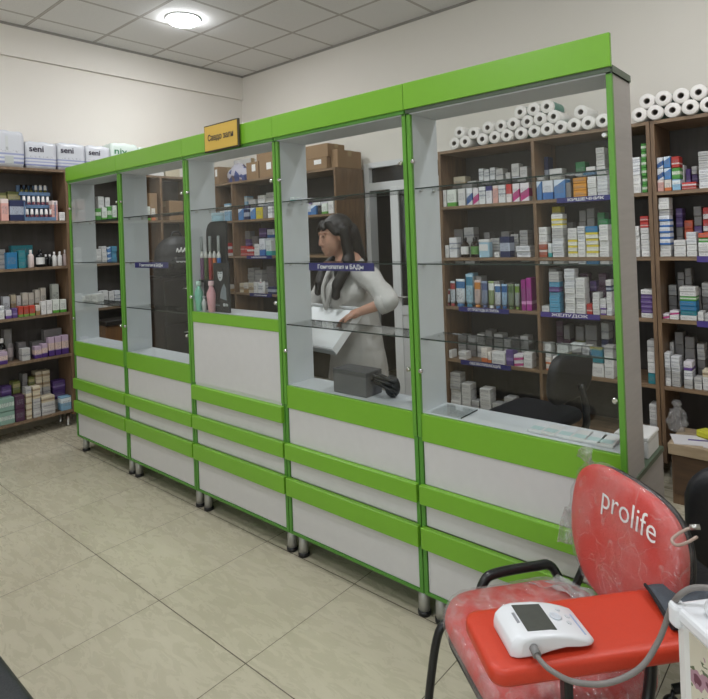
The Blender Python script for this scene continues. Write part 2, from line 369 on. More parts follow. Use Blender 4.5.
# ------------------------------------------------------------------ the five vitrines
CW, CH, CB, VD, BD = .80, 2.177, .115, .19, .43
def clamp(parent, x, z, sgn):
    return MB().lathe([(.007, 0), (.0095, .003), (.0095, .010), (.006, .014)], 14).xf(Matrix.Rotation(PI/2, 4, 'X')).build('glass_clamp', CHROME, parent, (x, -.002, z))
def vitrine(i, label, kind='tall'):
    t = thing('display_cabinet', label, 'display cabinet', (i*CW, 0, 0), 0, 'row of green trimmed glass display cabinets')
    w = CW
    MB().box(.004, w-.004, .02, BD, CB+.012, .735).build('base_box', SIDE if i == 4 else WHITE, t)
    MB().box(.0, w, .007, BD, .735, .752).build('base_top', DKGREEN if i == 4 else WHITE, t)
    MB().box(.003, .02, 0, .02, CB, .75).box(w-.02, w-.002, 0, .02, CB, .75).box(.02, w-.02, 0, BD-.01, CB, CB+.012).build('base_edging', GREEND, t)
    fz = [(CB+.013, .305), (.395, .485), (.562, .735)]
    fr = MB()
    for a, b in fz: fr.box(.022, w-.022, .006, .02, a, b, c=.0015)
    fr.build('drawer_front', WHITE, t)
    bands = [(.308, .393, .02), (.487, .562, .02)] + ([(.658, .738, .02)] if kind == 'mid' else [])
    for a, b, o in bands:
        MB().box(.008, w-.006, -o, .006, a, b, c=.002).build('handle_strip', GREEN, t)
    sill = .752
    if kind == 'mid':
        MB().box(.02, w-.02, .004, VD, .752, 1.105, c=.001).build('upper_front', WHITE, t); sill = 1.105; st = 1.165
    else: st = .845
    MB().box(.018, w-.018, .0, .018, sill-(.016 if kind != 'mid' else 0), st, c=.001).build('sill_board', GREEN, t)
    MB().box(.018, w-.018, .018, VD, st-.012, st+.001).build('floor_board', INNER, t)
    # uprights
    for s in (0, 1):
        x0, x1 = (.004, .02) if s == 0 else (w-.02, w-.004)
        MB().box(x0, x1, .012, VD, .752, 2.07, 0).build('side_panel', SIDE if (i == 4 and s) else INNER, t)
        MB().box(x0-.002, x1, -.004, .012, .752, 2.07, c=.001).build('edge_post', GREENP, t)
    MB().box(.004, w-.004, -.004, VD, 2.052, 2.075).build('top_board', INNER, t)
    MB().box(.001, w-.001, -.02, -.005, 2.071, CH, c=.0015).build('valance', GREEN, t)
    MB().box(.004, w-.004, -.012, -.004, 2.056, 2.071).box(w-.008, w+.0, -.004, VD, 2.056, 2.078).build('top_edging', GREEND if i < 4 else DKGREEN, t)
    gp = MB().box(.022, w-.022, .0, .004, st+.004, 2.05).build('glass_door', GLASS, t)
    for z in (1.86, 1.02 if kind == 'tall' else 1.25):
        for x in (.03, w-.03): clamp(gp, x, z, 1)
    for z in ((1.755, 1.45, 1.148) if kind == 'tall' else (1.757,)):
        g = MB().box(.021, w-.021, .016, VD-.01, z-.005, z, 0).build('glass_shelf', GLASS, t)
        MB().box(.021, w-.021, .0135, .016, z-.0055, z).box(.021, w-.021, VD-.01, VD-.0085, z-.0055, z).build('polished_edge', GEDGE, g)
        pins = MB()
        for x in (.026, w-.026):
            for y in (.05, .145): pins.ell((x, y, z-.010), (.008, .008, .005), 0, 8, 6)
        pins.build('shelf_pin', STEEL, g)
    for x in (.052, w-.032):
        for y in (.045, BD-.06):
            f = MB().lathe([(.0235, .012), (.0235, CB*.5), (.0235, CB)], 20).build('leg', LEGM, t, (x, y, 0))
            MB().lathe([(.025, 0), (.028, .004), (.028, .016), (.0245, .02)], 18).build('foot_pad', BLKP, f)
    return t
V = [vitrine(0, 'leftmost green trimmed glass cabinet, holding small white and blue cartons'),
     vitrine(1, 'second glass cabinet from the left, with a short navy shelf label'),
     vitrine(2, 'middle cabinet with white lower front and hair product display behind glass', 'mid'),
     vitrine(3, 'glass cabinet in front of the woman in the white coat'),
     vitrine(4, 'rightmost and nearest glass cabinet, behind the red chair, grey side panel')]
def smudge(par, x0, x1, y, z, h, m=None, n=9):
    "rows of tiny marks where the print is too small to read"
    mb = MB(); rr = random.Random(int(abs(x0)*999)); x = x0
    while x < x1:
        w = rr.uniform(.3, .9)*h; mb.box(x, min(x+w, x1), y-.0005, y, z-h/2*rr.uniform(.6, 1), z+h/2*rr.uniform(.5, 1)); x += w+h*.25
    return mb.build('fine_print', m or TXTW, par)
def shelf_label(par, x0, x1, z, s, y=.004, h=.036, m=NAVY, tx=.7, off=0.):
    "navy film strip with white lettering on the front of a shelf"
    l = MB().box(x0, x1, y-.004, y, z-h, z).build('shelf_label', m, par)
    if s is None: smudge(l, x0+(x1-x0)*.2, x1-(x1-x0)*.2, y-.0045, z-h*.5, h*.35); return l
    if not s: return l
    text(s, h*.75, TXTW, l, ((x0+x1)/2+off, y-.0045, z-h*.52), bold=.0004, width=(x1-x0)*tx); return l
shelf_label(V[3], along(309, 'y', .01, 1.43)-2.4, along(374, 'y', .01, 1.43)-2.4, 1.451, 'Гомеопатия и БАДы', y=.0135, h=.036)
shelf_label(V[1], along(135, 'y', .01, 1.43)-.8, along(168, 'y', .01, 1.43)-.8, 1.451, 'Гомеопатия и БАДы', y=.0135, h=.036)
# yellow sign
sg = thing('shop_sign', 'small ochre sign reading Савдо зали on top of the middle cabinet', 'sign', (2.012, -.035, 2.058))
MB().box(-.151, .151, -.006, .008, 0, .148, c=.002).build('sign_frame', SIGNF, sg)
MB().box(-.143, .143, -.0085, -.006, .008, .140).build('sign_face', YEL, sg)
text('Савдо зали', .046, DARKT, sg, (0, -.009, .074), bold=.0008, width=.225)

# ------------------------------------------------------------------ cartons
ST = {}
def sty(k, desc, *a, **kw): ST[k] = (carton('carton_'+desc.replace(' ', '_'), *a, attr=True, **kw), desc.replace(' and ', '-').replace(' ', '-'))
sty('w', 'white', 'dcdbd9'); sty('wl', 'ruled white', 'dfe0e2', [(.42, .5, '9aa0aa'), (.68, .74, '8d93a0')])
sty('wb', 'white and blue', 'dcdfe6', [(0, .36, '3a6cae')]); sty('wt', 'white and teal', 'd8dedd', [(.0, .3, '3f9d9c')])
sty('wm', 'white and magenta', 'e0d9de', [(0, .42, 'b52c78')], diag=-.25); sty('wn', 'white and navy', 'dddce2', [(.68, 1, '332e70')])
sty('wd', 'white and dark blue', 'dfe1e6', [(0, .42, '23528f')], diag=-.3); sty('wr', 'white and red', 'e0dada', [(.45, 1.1, 'c23a36')])
sty('wy', 'white and yellow', 'e0dfd4', [(.62, 1, 'd6c544')]); sty('wg', 'white and green', 'dbe0d8', [(0, .22, '5a9e3c')])
sty('wo', 'white and orange', 'e0d8d0', [(0, .3, 'cc7040')]); sty('wk', 'pink', 'd8a59c', [(.8, 1, 'e0d0cc')]); sty('wp', 'white and purple', 'dcd8de', [(0, .34, '6a4a92')])
sty('b', 'blue', '4d7fb9', [(.6, 1, 'cfdbe8')], diag=-.35); sty('lb', 'light blue', '8db8d4', [(.55, .9, 'dde6ea')]); sty('sb', 'sky blue', '5a9fc0')
sty('t', 'teal', '2f7d88'); sty('bb', 'plain blue', '2f78a6'); sty('r', 'red', 'b5352f', [(.3, .42, 'e0c8c0')]); sty('rw', 'rust red', 'a9573f', [(.72, 1, 'd8cdc8')])
sty('o', 'orange', 'cf8e2c', [(.28, .4, 'a06a1c')]); sty('or', 'orange red', 'cf5c3c'); sty('m', 'magenta', '9d2f86', [(.2, .3, 'd79ac8')]); sty('p', 'purple', '5d4580', [(.3, .5, '8870a8')])
sty('pk', 'lilac printed', 'b9a3b8', [(.0, .3, '4a2f73'), (.35, .7, 'd9c0b4')]); sty('dp', 'dark plum', '4a2c44'); sty('g', 'green', '4d9440', [(.4, .7, 'd3dfc8')]); sty('dg', 'deep green', '2c7a48')
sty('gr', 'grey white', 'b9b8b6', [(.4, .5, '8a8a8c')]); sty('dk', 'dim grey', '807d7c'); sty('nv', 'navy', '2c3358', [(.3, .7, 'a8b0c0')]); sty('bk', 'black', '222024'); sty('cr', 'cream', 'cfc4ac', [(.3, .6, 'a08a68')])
sty('gs', 'sage green', '7f9c90', [(.35, .65, 'b8c8be')]); sty('ol', 'olive', '6e7440', [(.5, .8, 'a8a070')]); sty('yw', 'yellow', 'd2c23a'); sty('bf', 'floral beige', 'd6cfc4', [(0, .45, '9c7f54')]); sty('tm', 'tomato red', 'b8402f', [(0, .25, '6f9a48')])
ORD = ['', 'first', 'second', 'third', 'fourth', 'fifth', 'sixth', 'seventh', 'eighth', 'ninth', 'tenth', 'eleventh', 'twelfth', 'thirteenth', 'fourteenth', 'fifteenth', 'sixteenth', 'seventeenth', 'eighteenth', 'nineteenth', 'twentieth']
BOXES = []
def box_mesh(name, recs, merged):
    """one carton (merged False) or a whole mass of cartons, with per-carton print coordinates"""
    mb = MB(); co = []; tn = []; used = []
    for r in recs:
        w, d, h = r['size']; b = len(mb.v)
        if r['k'] not in used: used.append(r['k'])
        mb.box(-w/2, w/2, -d/2, d/2, 0, h, used.index(r['k']), c=min(.0022, h*.09))
        for v in mb.v[b:]: co += [v.x/w+.5, v.y/d+.5, v.z/h]; tn.append(r['tone'])
        if merged: mb.xf(Matrix.Translation(r['loc']) @ Matrix.Rotation(r['rz'], 4, 'Z'), b)
    me = mb.mesh(name, [ST[k][0] for k in used])
    a = me.attributes.new('box_coord', 'FLOAT_VECTOR', 'POINT'); a.data.foreach_set('vector', co)
    a = me.attributes.new('box_tone', 'FLOAT', 'POINT'); a.data.foreach_set('value', tn)
    return me
def row(bay, shelfname, rowname, ax, v, z, spec, depth=.09, kind='medicine_box'):
    """cartons standing along a shelf. spec: 'px0,px1,pytop,count,style[+style..]' per stack, left to right, measured on plane ax = v"""
    lo, hi, top = LIM.get(bay, (-9, 9, ()))
    hmax = min([t_-z-.03 for t_ in top if t_ > z+.05] or [9])
    items = [q.split(',') for q in spec.split()]
    last = -1e9; stacks = []
    for it in items:
        p0, p1, pt = map(float, it[:3]); n = int(it[3]); ks = it[4].split('+')
        a, b = sorted((along(p0, ax, v, z), along(p1, ax, v, z))); a = max(a, last, lo)+.0012; b = min(b, hi)-.0012
        if b-a < .012: continue
        last = b+.0012
        stacks.append((a, b, min(hmax, max((at((p0+p1)/2, pt, ax, v)[2]-z), .012))/n, n, ks))
    for i, (a, b, h, n, ks) in enumerate(stacks):
        w = b-a; d = depth*R.uniform(.85, 1.1)
        for q in range(n):
            k = ks[min(q*len(ks)//n, len(ks)-1)]; off = d/2 + R.uniform(0, .012); c = (a+b)/2; od = ORD[i+1]
            rel = '%s carton, %s from left in %s row' % (ST[k][1], od, rowname) if n == 1 else '%s carton, %s up in %s %s stack' % (ST[k][1], ORD[q+1], od, rowname)
            if len(stacks) == 1 and n == 1: rel = '%s carton' % ST[k][1]
            loc = Vector((c, v+off, z+q*h+.0006) if ax == 'y' else (v-off, c, z+q*h+.0006))
            ww = w*(1-R.random()*.03); dist = (loc-CAMP).dot(_f)
            vis = {'front': 1., 'rear': .45, 'outer': 1.}[rowname]
            BOXES.append(dict(kind=kind, k=k, size=(ww, d, h*.965), loc=loc, rz=0 if ax == 'y' else PI/2, tone=R.random(), label=rel+', %s, %s' % (shelfname, bay), group='%s on the %s, %s' % ({'medicine_box': 'medicine cartons', 'toiletry_box': 'toiletry cartons', 'cosmetics_box': 'cosmetics cartons'}[kind], shelfname, bay), score=ww*h/dist**2*vis))
def flush_boxes():
    for kind in ('medicine_box', 'toiletry_box', 'cosmetics_box'):
        rs = sorted([r for r in BOXES if r['kind'] == kind], key=lambda r: -r['score'])
        for r in rs[:295]:
            o = bpy.data.objects.new(kind, box_mesh(kind, [r], False)); C.objects.link(o)
            o.location = r['loc']; o.rotation_euler = (0, 0, r['rz']); tag(o, r['label'], 'box', r['group'])
        if rs[295:]:
            o = bpy.data.objects.new('medicine_boxes', box_mesh('medicine_boxes', rs[295:], True)); C.objects.link(o)
            tag(o, 'mass of smallest pale medicine cartons filling gaps at the rear of the wall racks', 'boxes', None, 'stuff')

# ------------------------------------------------------------------ racks
def rack(label, ax, v, a, b, depth, levels, posts=(), top=2.215, base=.12, drawer=False):
    """open shelving. its front lies on plane ax = v, it runs from a to b along the wall, shelf tops at levels"""
    t = thing('shelving_rack', label, 'shelving rack', (0, 0, 0), 0, 'walnut open racks along the walls')
    T = .022
    def bx(u0, u1, d0, d1, z0, z1):
        return (u0, u1, v+d0, v+d1, z0, z1) if ax == 'y' else (v-d1, v-d0, u0, u1, z0, z1)
    for u in (a, b-T): MB().box(*bx(u, u+T, 0, depth, .1, top)).build('side_panel', WOODV, t)
    for u in posts: MB().box(*bx(u-T/2, u+T/2, .001, depth-.006, base+.02, top-T)).build('divider', WOODV, t)
    MB().box(*bx(a+T, b-T, depth-.006, depth, .1, top)).build('back_panel', BACK, t)
    MB().box(*bx(a+T, b-T, .0, depth-.006, top-T, top-.0005)).build('top_board', WOODX if ax == 'y' else WOOD, t)
    edges = [a+T/2]+list(posts)+[b-T/2]; sh = []
    for z in levels:
        for e0, e1 in zip(edges, edges[1:]):
            sh.append(MB().box(*bx(e0+T/2, e1-T/2, .002, depth-.007, z-T, z)).build('shelf', WOODX if ax == 'y' else WOOD, t))
    for u in (a+.04, b-.04):
        for d in (.06, depth-.06):
            p = bx(u, u, d, d, 0, 0); MB().lathe([(.018, 0), (.022, .004), (.018, .012), (.018, .1)], 14).build('leg', STEEL, t, (p[0], p[2], 0))
    return t, sh
RY, RD = 2.0, .40
L1, L2, L3, L4 = 1.775, 1.372, .988, .575
RTOP = 2.215
x1a = 2.07; xm = along(533, 'y', RY, 2.0)+.0; x1b = along(650.5, 'y', RY, 2.0); xb = x1b+.004
rA, shA = rack('walnut rack of medicines stacked with paper rolls, behind the nearest vitrine', 'y', RY, x1a, x1b, RD, (L1, L2, L3, L4, .2), (xm,), RTOP)
rB, shB = rack('walnut rack of medicines at the far right, beyond the grey cabinet side', 'y', RY, xb, xb+.80, RD, (L1, L2, L3, L4, .22), (), RTOP)
xc1 = .953; xc0 = -.945; xcm = along(233.5, 'y', RY, 1.5)
rC, shC = rack('walnut rack with cardboard boxes on top, behind the middle vitrine', 'y', RY, xc0, xc1, RD, (1.79, 1.40, 1.0, .6), (xcm,), RTOP)
LX = -.66; LD = .28
rL, shL = rack('walnut rack of toiletries at the far left, with nappy packs on top', 'x', LX, -1.05, .272, LD, (1.80, 1.405, 1.0, .635, .146), (), 2.245)
rM, shM = rack('dark walnut rack on the left wall behind the two leftmost vitrines', 'x', LX, .276, 1.56, LD, (1.80, 1.405, 1.0), (along(161.5, 'x', LX, 2.0),), 2.245)

TL_ = .024
LIM = {'left bay behind nearest vitrine': (x1a+TL_, xm-.013, (L1, L2, L3, L4, RTOP)), 'right bay behind nearest vitrine': (xm+.013, x1b-TL_, (L1, L2, L3, L4, RTOP)),
       'open rack at far right': (xb+TL_, xb+.80-TL_, (L1, L2, L3, L4, RTOP)), 'right bay behind sign vitrine': (xcm+.013, xc1-TL_, (1.79, 1.40, 1.0, RTOP)), 'left bay behind sign vitrine': (xc0+TL_, xcm-.013, (1.79, 1.40, 1.0, RTOP)),
       'open rack at far left': (-1.05+TL_, .272-TL_, (1.80, 1.405, 1.0, .635, 2.245)), 'rack behind leftmost vitrine': (.276+TL_, along(161.5, 'x', LX, 2.0)-.013, (1.80, 1.405, 2.245))}
def slab_label(rk, ax, v, p0, p1, z, s, h=.036, m=NAVY):
    a, b = along(p0, ax, v, z), along(p1, ax, v, z); shelf_label(rk, a, b, z+.004, s, y=v-.001, h=h, m=m, tx=.62)
slab_label(rA, 'y', RY, 459, 509, L3, 'ОТ ПРОСТУДЫ И ГРИППА'); slab_label(rA, 'y', RY, 461, 511, L4, 'ОБЕЗБОЛИВАЮЩИЕ')
slab_label(rA, 'y', RY, 557, 616, L1, 'КИШЕЧНИК'); slab_label(rA, 'y', RY, 541, 600, L3, 'ЖЕЛУДОК', m=mat('violet_sign_film', '45357f', .4, var=.05))
for z in (L2, L3): slab_label(rB, 'y', RY, 697, 750, z, '', m=mat('violet_sign_film', '45357f', .4))
slab_label(rC, 'y', RY, 247, 272, 1.40, None); slab_label(rC, 'y', RY, 250, 272, 1.0, None)

Y1, Y2 = RY+.012, RY+.15
def row_t(*a): row(*a, kind='toiletry_box')
def row_c(*a): row(*a, kind='cosmetics_box')
bA1, bA2, bB = 'left bay behind nearest vitrine', 'right bay behind nearest vitrine', 'open rack at far right'
s1n, s2n, s3n, s4n, s5n = 'top shelf', 'second shelf', 'third shelf', 'fourth shelf', 'bottom shelf'
row(bA1, s1n, 'front', 'y', Y1, L1, '440,446.5,189,1,w 447,456,188,1,wg 458,465,187.5,1,w 466,472,187.5,1,wd 472.3,478.3,187.5,1,wm 479,485.5,185,1,wl 486,492,184,1,wn 492.5,498,184,1,wk 498.5,505.5,183,1,wl 506,511.5,183,1,wr 512.5,519.5,182,1,wm 520,529,181,1,wm')
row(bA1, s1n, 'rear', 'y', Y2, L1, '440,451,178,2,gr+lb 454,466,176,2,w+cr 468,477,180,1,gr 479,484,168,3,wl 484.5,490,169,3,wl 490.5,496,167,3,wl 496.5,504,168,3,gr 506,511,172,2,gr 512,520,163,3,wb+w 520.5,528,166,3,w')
row(bA1, s2n, 'front', 'y', Y1, L2, '442,449,245,1,w 449.5,457,237,1,wl 493.5,499,252,1,w 500,510,236,1,nv 516,530,246,2,wl')
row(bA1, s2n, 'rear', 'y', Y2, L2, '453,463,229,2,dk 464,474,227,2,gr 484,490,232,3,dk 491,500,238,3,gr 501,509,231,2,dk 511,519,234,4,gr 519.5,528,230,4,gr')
row(bA1, s4n, 'front', 'y', Y1, L4, '446,452,350,1,w 458,466,352,2,w 480.5,487,348,1,wo 487.3,491,352,1,wo 491.5,505,353,2,w 505.5,513,350,1,p 513.5,523,355,2,wm 523.3,532,353,2,w')
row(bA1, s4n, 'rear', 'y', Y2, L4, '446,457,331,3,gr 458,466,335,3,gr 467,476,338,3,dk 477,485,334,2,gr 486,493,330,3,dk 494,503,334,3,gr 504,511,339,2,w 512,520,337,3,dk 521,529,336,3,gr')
row(bA1, s5n, 'front', 'y', Y1, .2, '447,461,373,6,w+gr 462,471,384,4,w 471.5,479,401,1,gr 480,491,389,5,w 492,503,404,1,gr 504,514,398,2,gr')
row(bA2, s1n, 'front', 'y', Y1, L1, '532.5,542,180,1,b 542.5,553,179,1,wb 553.5,565.5,178,1,b 566,571,182,1,dk 573,586.5,176,3,o 587.5,596.5,175,5,w 597,607.5,172,6,wl')
row(bA2, s1n, 'rear', 'y', Y2, L1, '535,543,158,2,lb 544,549,155,1,nv 550,563,168,2,g+w 576,586,161,2,g+dg 586.5,596,166,2,w 597,606,147,8,w')
row(bA2, s1n, 'outer', 'y', Y1, L1, '632,641,157,4,w+wl 642,647.5,143,6,g')
row(bA2, s2n, 'front', 'y', Y1, L2, '534.5,547,227,4,rw+w 547.5,551.5,243,1,wt 552,563.5,214,9,wl+wl+gr+wy+w 568,577.5,228,5,wy+w 578,585.5,226,4,w+wl 586,598.5,226,5,wy+wy+wy+bb 599.5,609,219,7,w+w+w+w+w+dg')
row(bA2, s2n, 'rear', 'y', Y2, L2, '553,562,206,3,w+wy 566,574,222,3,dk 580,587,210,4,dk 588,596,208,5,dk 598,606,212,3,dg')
row(bA2, s2n, 'outer', 'y', Y1, L2, '632,640,226,6,w 641,650,216,7,w+w+w+w+w+r+r')
row(bA2, s3n, 'front', 'y', Y1, L3, '540,549,306,1,w 549.5,560,272,8,sb+sb+sb+p+sb+gr+gr 565,575.5,269,9,w+wl 576,585.5,278,7,w 586,592,304,1,r 592.5,599.5,293,4,w 600,606,299,3,wp+w 606.5,612,280,6,wl+w+w+w+nv+w')
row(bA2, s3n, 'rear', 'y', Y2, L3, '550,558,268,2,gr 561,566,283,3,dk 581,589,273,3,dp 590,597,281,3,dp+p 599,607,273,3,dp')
row(bA2, s3n, 'outer', 'y', Y1, L3, '641,653,290,6,w+p+p+p+p+w')
row(bA2, s4n, 'front', 'y', Y1, L4, '539.5,545,341,4,w 545.5,551,344,4,wo+w 553,557,356,1,w 557.5,569,345,2,gr+wt 570,583,344,2,w+wt 584,591,346,2,w 592,604,349,2,w+t 604.5,614,346,3,w+gr')
row(bA2, s4n, 'rear', 'y', Y2, L4, '557,564,321,3,dp 564.5,571,325,3,dp+dk 577,585,326,3,ol+dk 586,598,325,3,dk 602,610,323,3,nv+gr')
row(bA2, s4n, 'outer', 'y', Y1, L4, '648,659,341,4,t+w+w+gr')
row(bA2, s5n, 'outer', 'y', Y1, .2, '650,658,405,5,gr+w')
row(bB, s1n, 'front', 'y', Y1, L1, '656.5,664,157,3,wk+wd+wd 664.3,671.5,156,3,wo+b+b 672,680.5,156,3,lb+g+r 681.5,696,182,2,r+wr 699,712,151,8,wl+gr 712.5,724,156,7,w')
row(bB, s1n, 'rear', 'y', Y2, L1, '681.5,685,164,1,w 686,691,168,1,p 692,698,166,3,p+gr')
row(bB, s2n, 'front', 'y', Y1, L2, '660,671,197.5,10,w+wb+wb+wb+wb+gr+w+w 674,686,240,3,w 686.5,697,232,4,w+wl 698.5,712,233,5,w+w+w+g+or 712.5,726,236,4,w')
row(bB, s2n, 'rear', 'y', Y2, L2, '677,684,208,5,dk+p 685,694,220,4,or+or+or+or 695,703,206,5,p+dk 704,714,207,4,or+wr')
row(bB, s3n, 'front', 'y', Y1, L3, '661.5,669,314,1,wm 669.5,679,311,2,w+wm 680,697,287,7,w+t+bb+bb+g+w+w 697.5,703.5,312,1,w 704,716,314,1,gr')
row(bB, s3n, 'rear', 'y', Y2, L3, '669,677.5,285,3,dk+gr 678.5,685.5,272,6,dk 686,693,268,6,dk 696,702,288,4,dk 702.5,712,283,5,dk+gr')
row(bB, s4n, 'front', 'y', Y1, L4, '663,671,353,9,w+gr+wl+wl+wl 671.5,680.5,357,8,gr+gr+wl+wl 684,693,362,3,gr+wl+wp 694,702,378,2,w+gr 702.5,716,371,3,w+cr')
row(bB, s4n, 'rear', 'y', Y2, L4, '666,675,342,3,gr+w 676,685,332,4,dk 686,696,337,4,dk 698,706,344,5,dk+gr')
bC, bD = 'right bay behind sign vitrine', 'left bay behind sign vitrine'
YC1, YC2 = RY+.012, RY+.15
row_c(bC, s1n, 'front', 'y', YC1, 1.79, '238,243,208,1,b 243.5,248.5,209,1,nv 250,255,207,1,b 255.5,262,207,1,yw 262.5,267,206,1,dk 267.5,272,205,1,wl 286,291,203,1,w 291.5,297,201,1,wb 297.5,303,202,1,wg 304.5,310,206,1,wb 310.5,316,205,1,b 317,321,205,1,bk 321.5,327,203,1,wg 327.5,333,200,1,w')
row_c(bC, s1n, 'rear', 'y', YC2, 1.79, '239,247,196,2,b+lb 249,256,199,2,w+gr 258,265,195,3,w 266,274,192,3,w+gr 284,292,194,2,wp 293,300,193,2,w 304,311,198,3,wp 312,320,199,3,w 321,331,198,2,wp')
row_c(bC, s2n, 'front', 'y', YC1, 1.40, '240,246,246,2,r 246.5,253,247,2,r+wr 254,259,244,2,w 259.5,265,238,1,wb 265.5,271,240,1,wt 286,294,240,3,w 295,302,236,3,wg')
row_c(bC, s2n, 'rear', 'y', YC2, 1.40, '243,250,231,3,p+dk 252,258,236,3,dk 259,266,228,3,nv+p 267,274,229,3,wb')
row_c(bC, s3n, 'front', 'y', YC1, 1.0, '239,243,283,1,cr 243.5,248,283,1,bf 248.5,253,283,1,cr 253.5,257,282,1,w 257.5,262,283,1,wl 267.5,275,287,1,nv')
row_c(bC, s3n, 'rear', 'y', YC2, 1.0, '240,247,276,3,gr 248,254,268,4,gr 255,262,270,3,gr 267,274,266,4,dk')
row_c(bD, s1n, 'front', 'y', YC1, 1.79, '208,213,209,1,wb 214,219,210,1,dk 220,224,208,1,w 224.5,230,203,1,lb')
row_c(bD, s3n, 'front', 'y', YC1, 1.0, '210,216,284,2,cr 217,223,282,2,w 224,230,285,1,bf')
row_c(bD, s2n, 'front', 'y', YC1, 1.40, '208,214,241,2,b 215,220,242,1,dk 221,227,243,2,wr')
bL = 'open rack at far left'; LX1, LX2 = LX-.012, LX-.13
row_t(bL, s1n, 'front', 'x', LX1, 1.80, '-22,-12,196,2,wk -10,1,199,1,wk 1.5,9.5,198,1,wk 10.5,27,199.5,1,nv 52.5,58.5,200,1,wk 59.5,67,212,1,w', .07)
row_t(bL, s1n, 'rear', 'x', LX2, 1.80, '-6,8,192,2,gr+ol 9,22,191,2,nv+ol 60,66,206,2,w', .07)
row_t(bL, s2n, 'front', 'x', LX1, 1.405, '-14,-6,250,1,w 7,18,252,1,bb 19,26,250,2,t', .06)
row_t(bL, s2n, 'rear', 'x', LX2, 1.405, '-12,-3,247,2,gr -2,6,249,2,gr 12,34,245,2,t', .06)
row_t(bL, s3n, 'front', 'x', LX1, 1.0, '-12,-5,302,2,w -4.5,5,306,2,w+wl 6.5,12.5,310,1,wp 13,18.5,308,1,p 19,24,306,1,tm 24.3,29.5,306,1,tm 30,36,305,1,tm 36.5,41,305,1,bf 42,47,301,1,w 47.3,53,300,1,w 53.5,60,299,1,wg 60.5,67,299,1,wg', .06)
row_t(bL, s3n, 'rear', 'x', LX2, 1.0, '4,11,296,1,wb 12,17,294,1,cr 17.5,22,295,1,w 23,29,292,1,bf 29.3,35,292,1,bf 36,41,289,1,bf 41.5,47,287,1,bf 53,60,283,1,wg 64,69,291,1,wg', .06)
row_t(bL, s4n, 'front', 'x', LX1, .635, '-15,-8,352,2,pk 0,8.5,352,1,pk 22.5,31,348,1,gr 35.5,42.5,346,1,pk 43,48.5,343.5,1,pk 49.5,55.5,337,1,pk 56,62,336,1,pk 62.5,69.5,334.5,1,pk', .07)
row_t(bL, s4n, 'rear', 'x', LX2, .635, '5,13,328,1,dk 19,27,342,2,dk 33,45,341,1,dk 44,63,328,1,dk', .07)
row_t(bL, s5n, 'front', 'x', LX1, .146, '-12,-.5,400,3,gs 0,15.5,398,2,gs 16,25.5,395,2,dp 27,33,387,5,cr+cr+gr 34,41.5,386,5,gr+cr 42.5,56,396,3,gr+cr 62,74,396,1,lb', .09)
row_t(bL, s5n, 'rear', 'x', LX2, .146, '3,13,386,4,dp+p 14.5,22,381,3,ol 24,29,373,5,cr+dk 30,36,377,4,dk+ol 37,43.5,371,5,gr+cr 44,51.5,370,5,gr+cr 54,67,380,3,w+p+p', .09)
bM = 'rack behind leftmost vitrine'
row_t(bM, s1n, 'front', 'x', LX1, 1.80, '97,102,208,1,g 102.4,107.5,207,1,wg 108,112.5,206,1,g 113,117.5,205,1,wg 147,151,206,1,wg 152,156,208,1,wo', .07)
row_t(bM, s1n, 'rear', 'x', LX2, 1.80, '99,105,196,2,w 106,111,197,2,w 164,171,197,2,wk', .07)
row_t(bM, s2n, 'front', 'x', LX1, 1.405, '97,102,249,4,w 102.5,107.5,246,4,w 108,112,247,3,b 112.5,117.5,246,3,sb', .07)
row_t(bM, s3n, 'front', 'x', LX1, 1.0, '98,103,291,1,wl 103.5,109,290,1,w 110,115,291,1,w 115.5,121,290,1,wl', .07)
# small cartons standing inside the vitrines
row('leftmost vitrine', 'lowest glass shelf', 'front', 'y', .06, 1.149, '78,84,296,1,w 85,90,295,1,w 91,97,294,1,w', .05)
row('vitrine by the woman', 'top glass shelf', 'front', 'y', .06, 1.756, '285,289,196,1,wb 289.5,294,197,1,wt 294.5,301,198,1,wb', .04)

# ------------------------------------------------------------------ bottles, tubes, rolls
def bottle(kind, label, loc, h, r, body, capm, group, shape='round', lab=None, rz=0, cat='bottle'):
    t = thing(kind, label, cat, loc, rz, group)
    if shape == 'round':
        MB().lathe([(r*.9, 0), (r, .004), (r, h*.62), (r*.8, h*.72), (r*.4, h*.78), (r*.38, h*.82)], 18).build('body', body, t)
        MB().lathe([(r*.45, h*.81), (r*.47, h*.83), (r*.47, h*.98), (r*.4, h)], 16).build('cap', capm, t)
    elif shape == 'jar':
        MB().lathe([(r*.9, 0), (r, .004), (r, h*.72), (r*.85, h*.78)], 18).build('body', body, t)
        MB().lathe([(r*.92, h*.76), (r*.95, h*.78), (r*.95, h*.97), (r*.85, h)], 18).build('cap', capm, t)
    if lab: MB().lathe([(r*1.015, h*.16), (r*1.015, h*.55)], 18, caps=False).build('paper_label', lab, t)
    return t
WPL = mat('white_plastic', 'd9d8d6', .35, var=.03); AMB = mat('dark_amber_glass', '24180f', .12); BLKB = mat('black_gloss', '121215', .2); PLB = mat('pale_blue_plastic', '9fc0d0', .4)
gA = 'bottles on the rack behind the nearest vitrine'
for px, lab, lb in ((465.5, WPL, 'black syrup bottle with a white label, second shelf behind nearest vitrine'), (475.5, mat('green_label', '5f8a4a', .5), 'black syrup bottle with a green label, second shelf behind nearest vitrine')):
    x = along(px, 'y', RY+.05, L2); bottle('syrup_bottle', lb, (x, RY+.05, L2), .155, .034, AMB, BLKB, gA, lab=lab)
x = along(485.5, 'y', RY+.05, L2); t = thing('wet_wipe_tub', 'white and pale blue tub beside the black syrup bottles', 'tub', (x, RY+.06, L2), 0)
MB().prism(rrect(.088, .07, .014), .115, bev=.004).build('body', PLB, t); MB().prism(rrect(.09, .072, .014), .022, z=.115, bev=.004).build('lid', WPL, t); MB().box(-.036, .036, -.0365, -.035, .05, .10).build('paper_label', WPL, t)
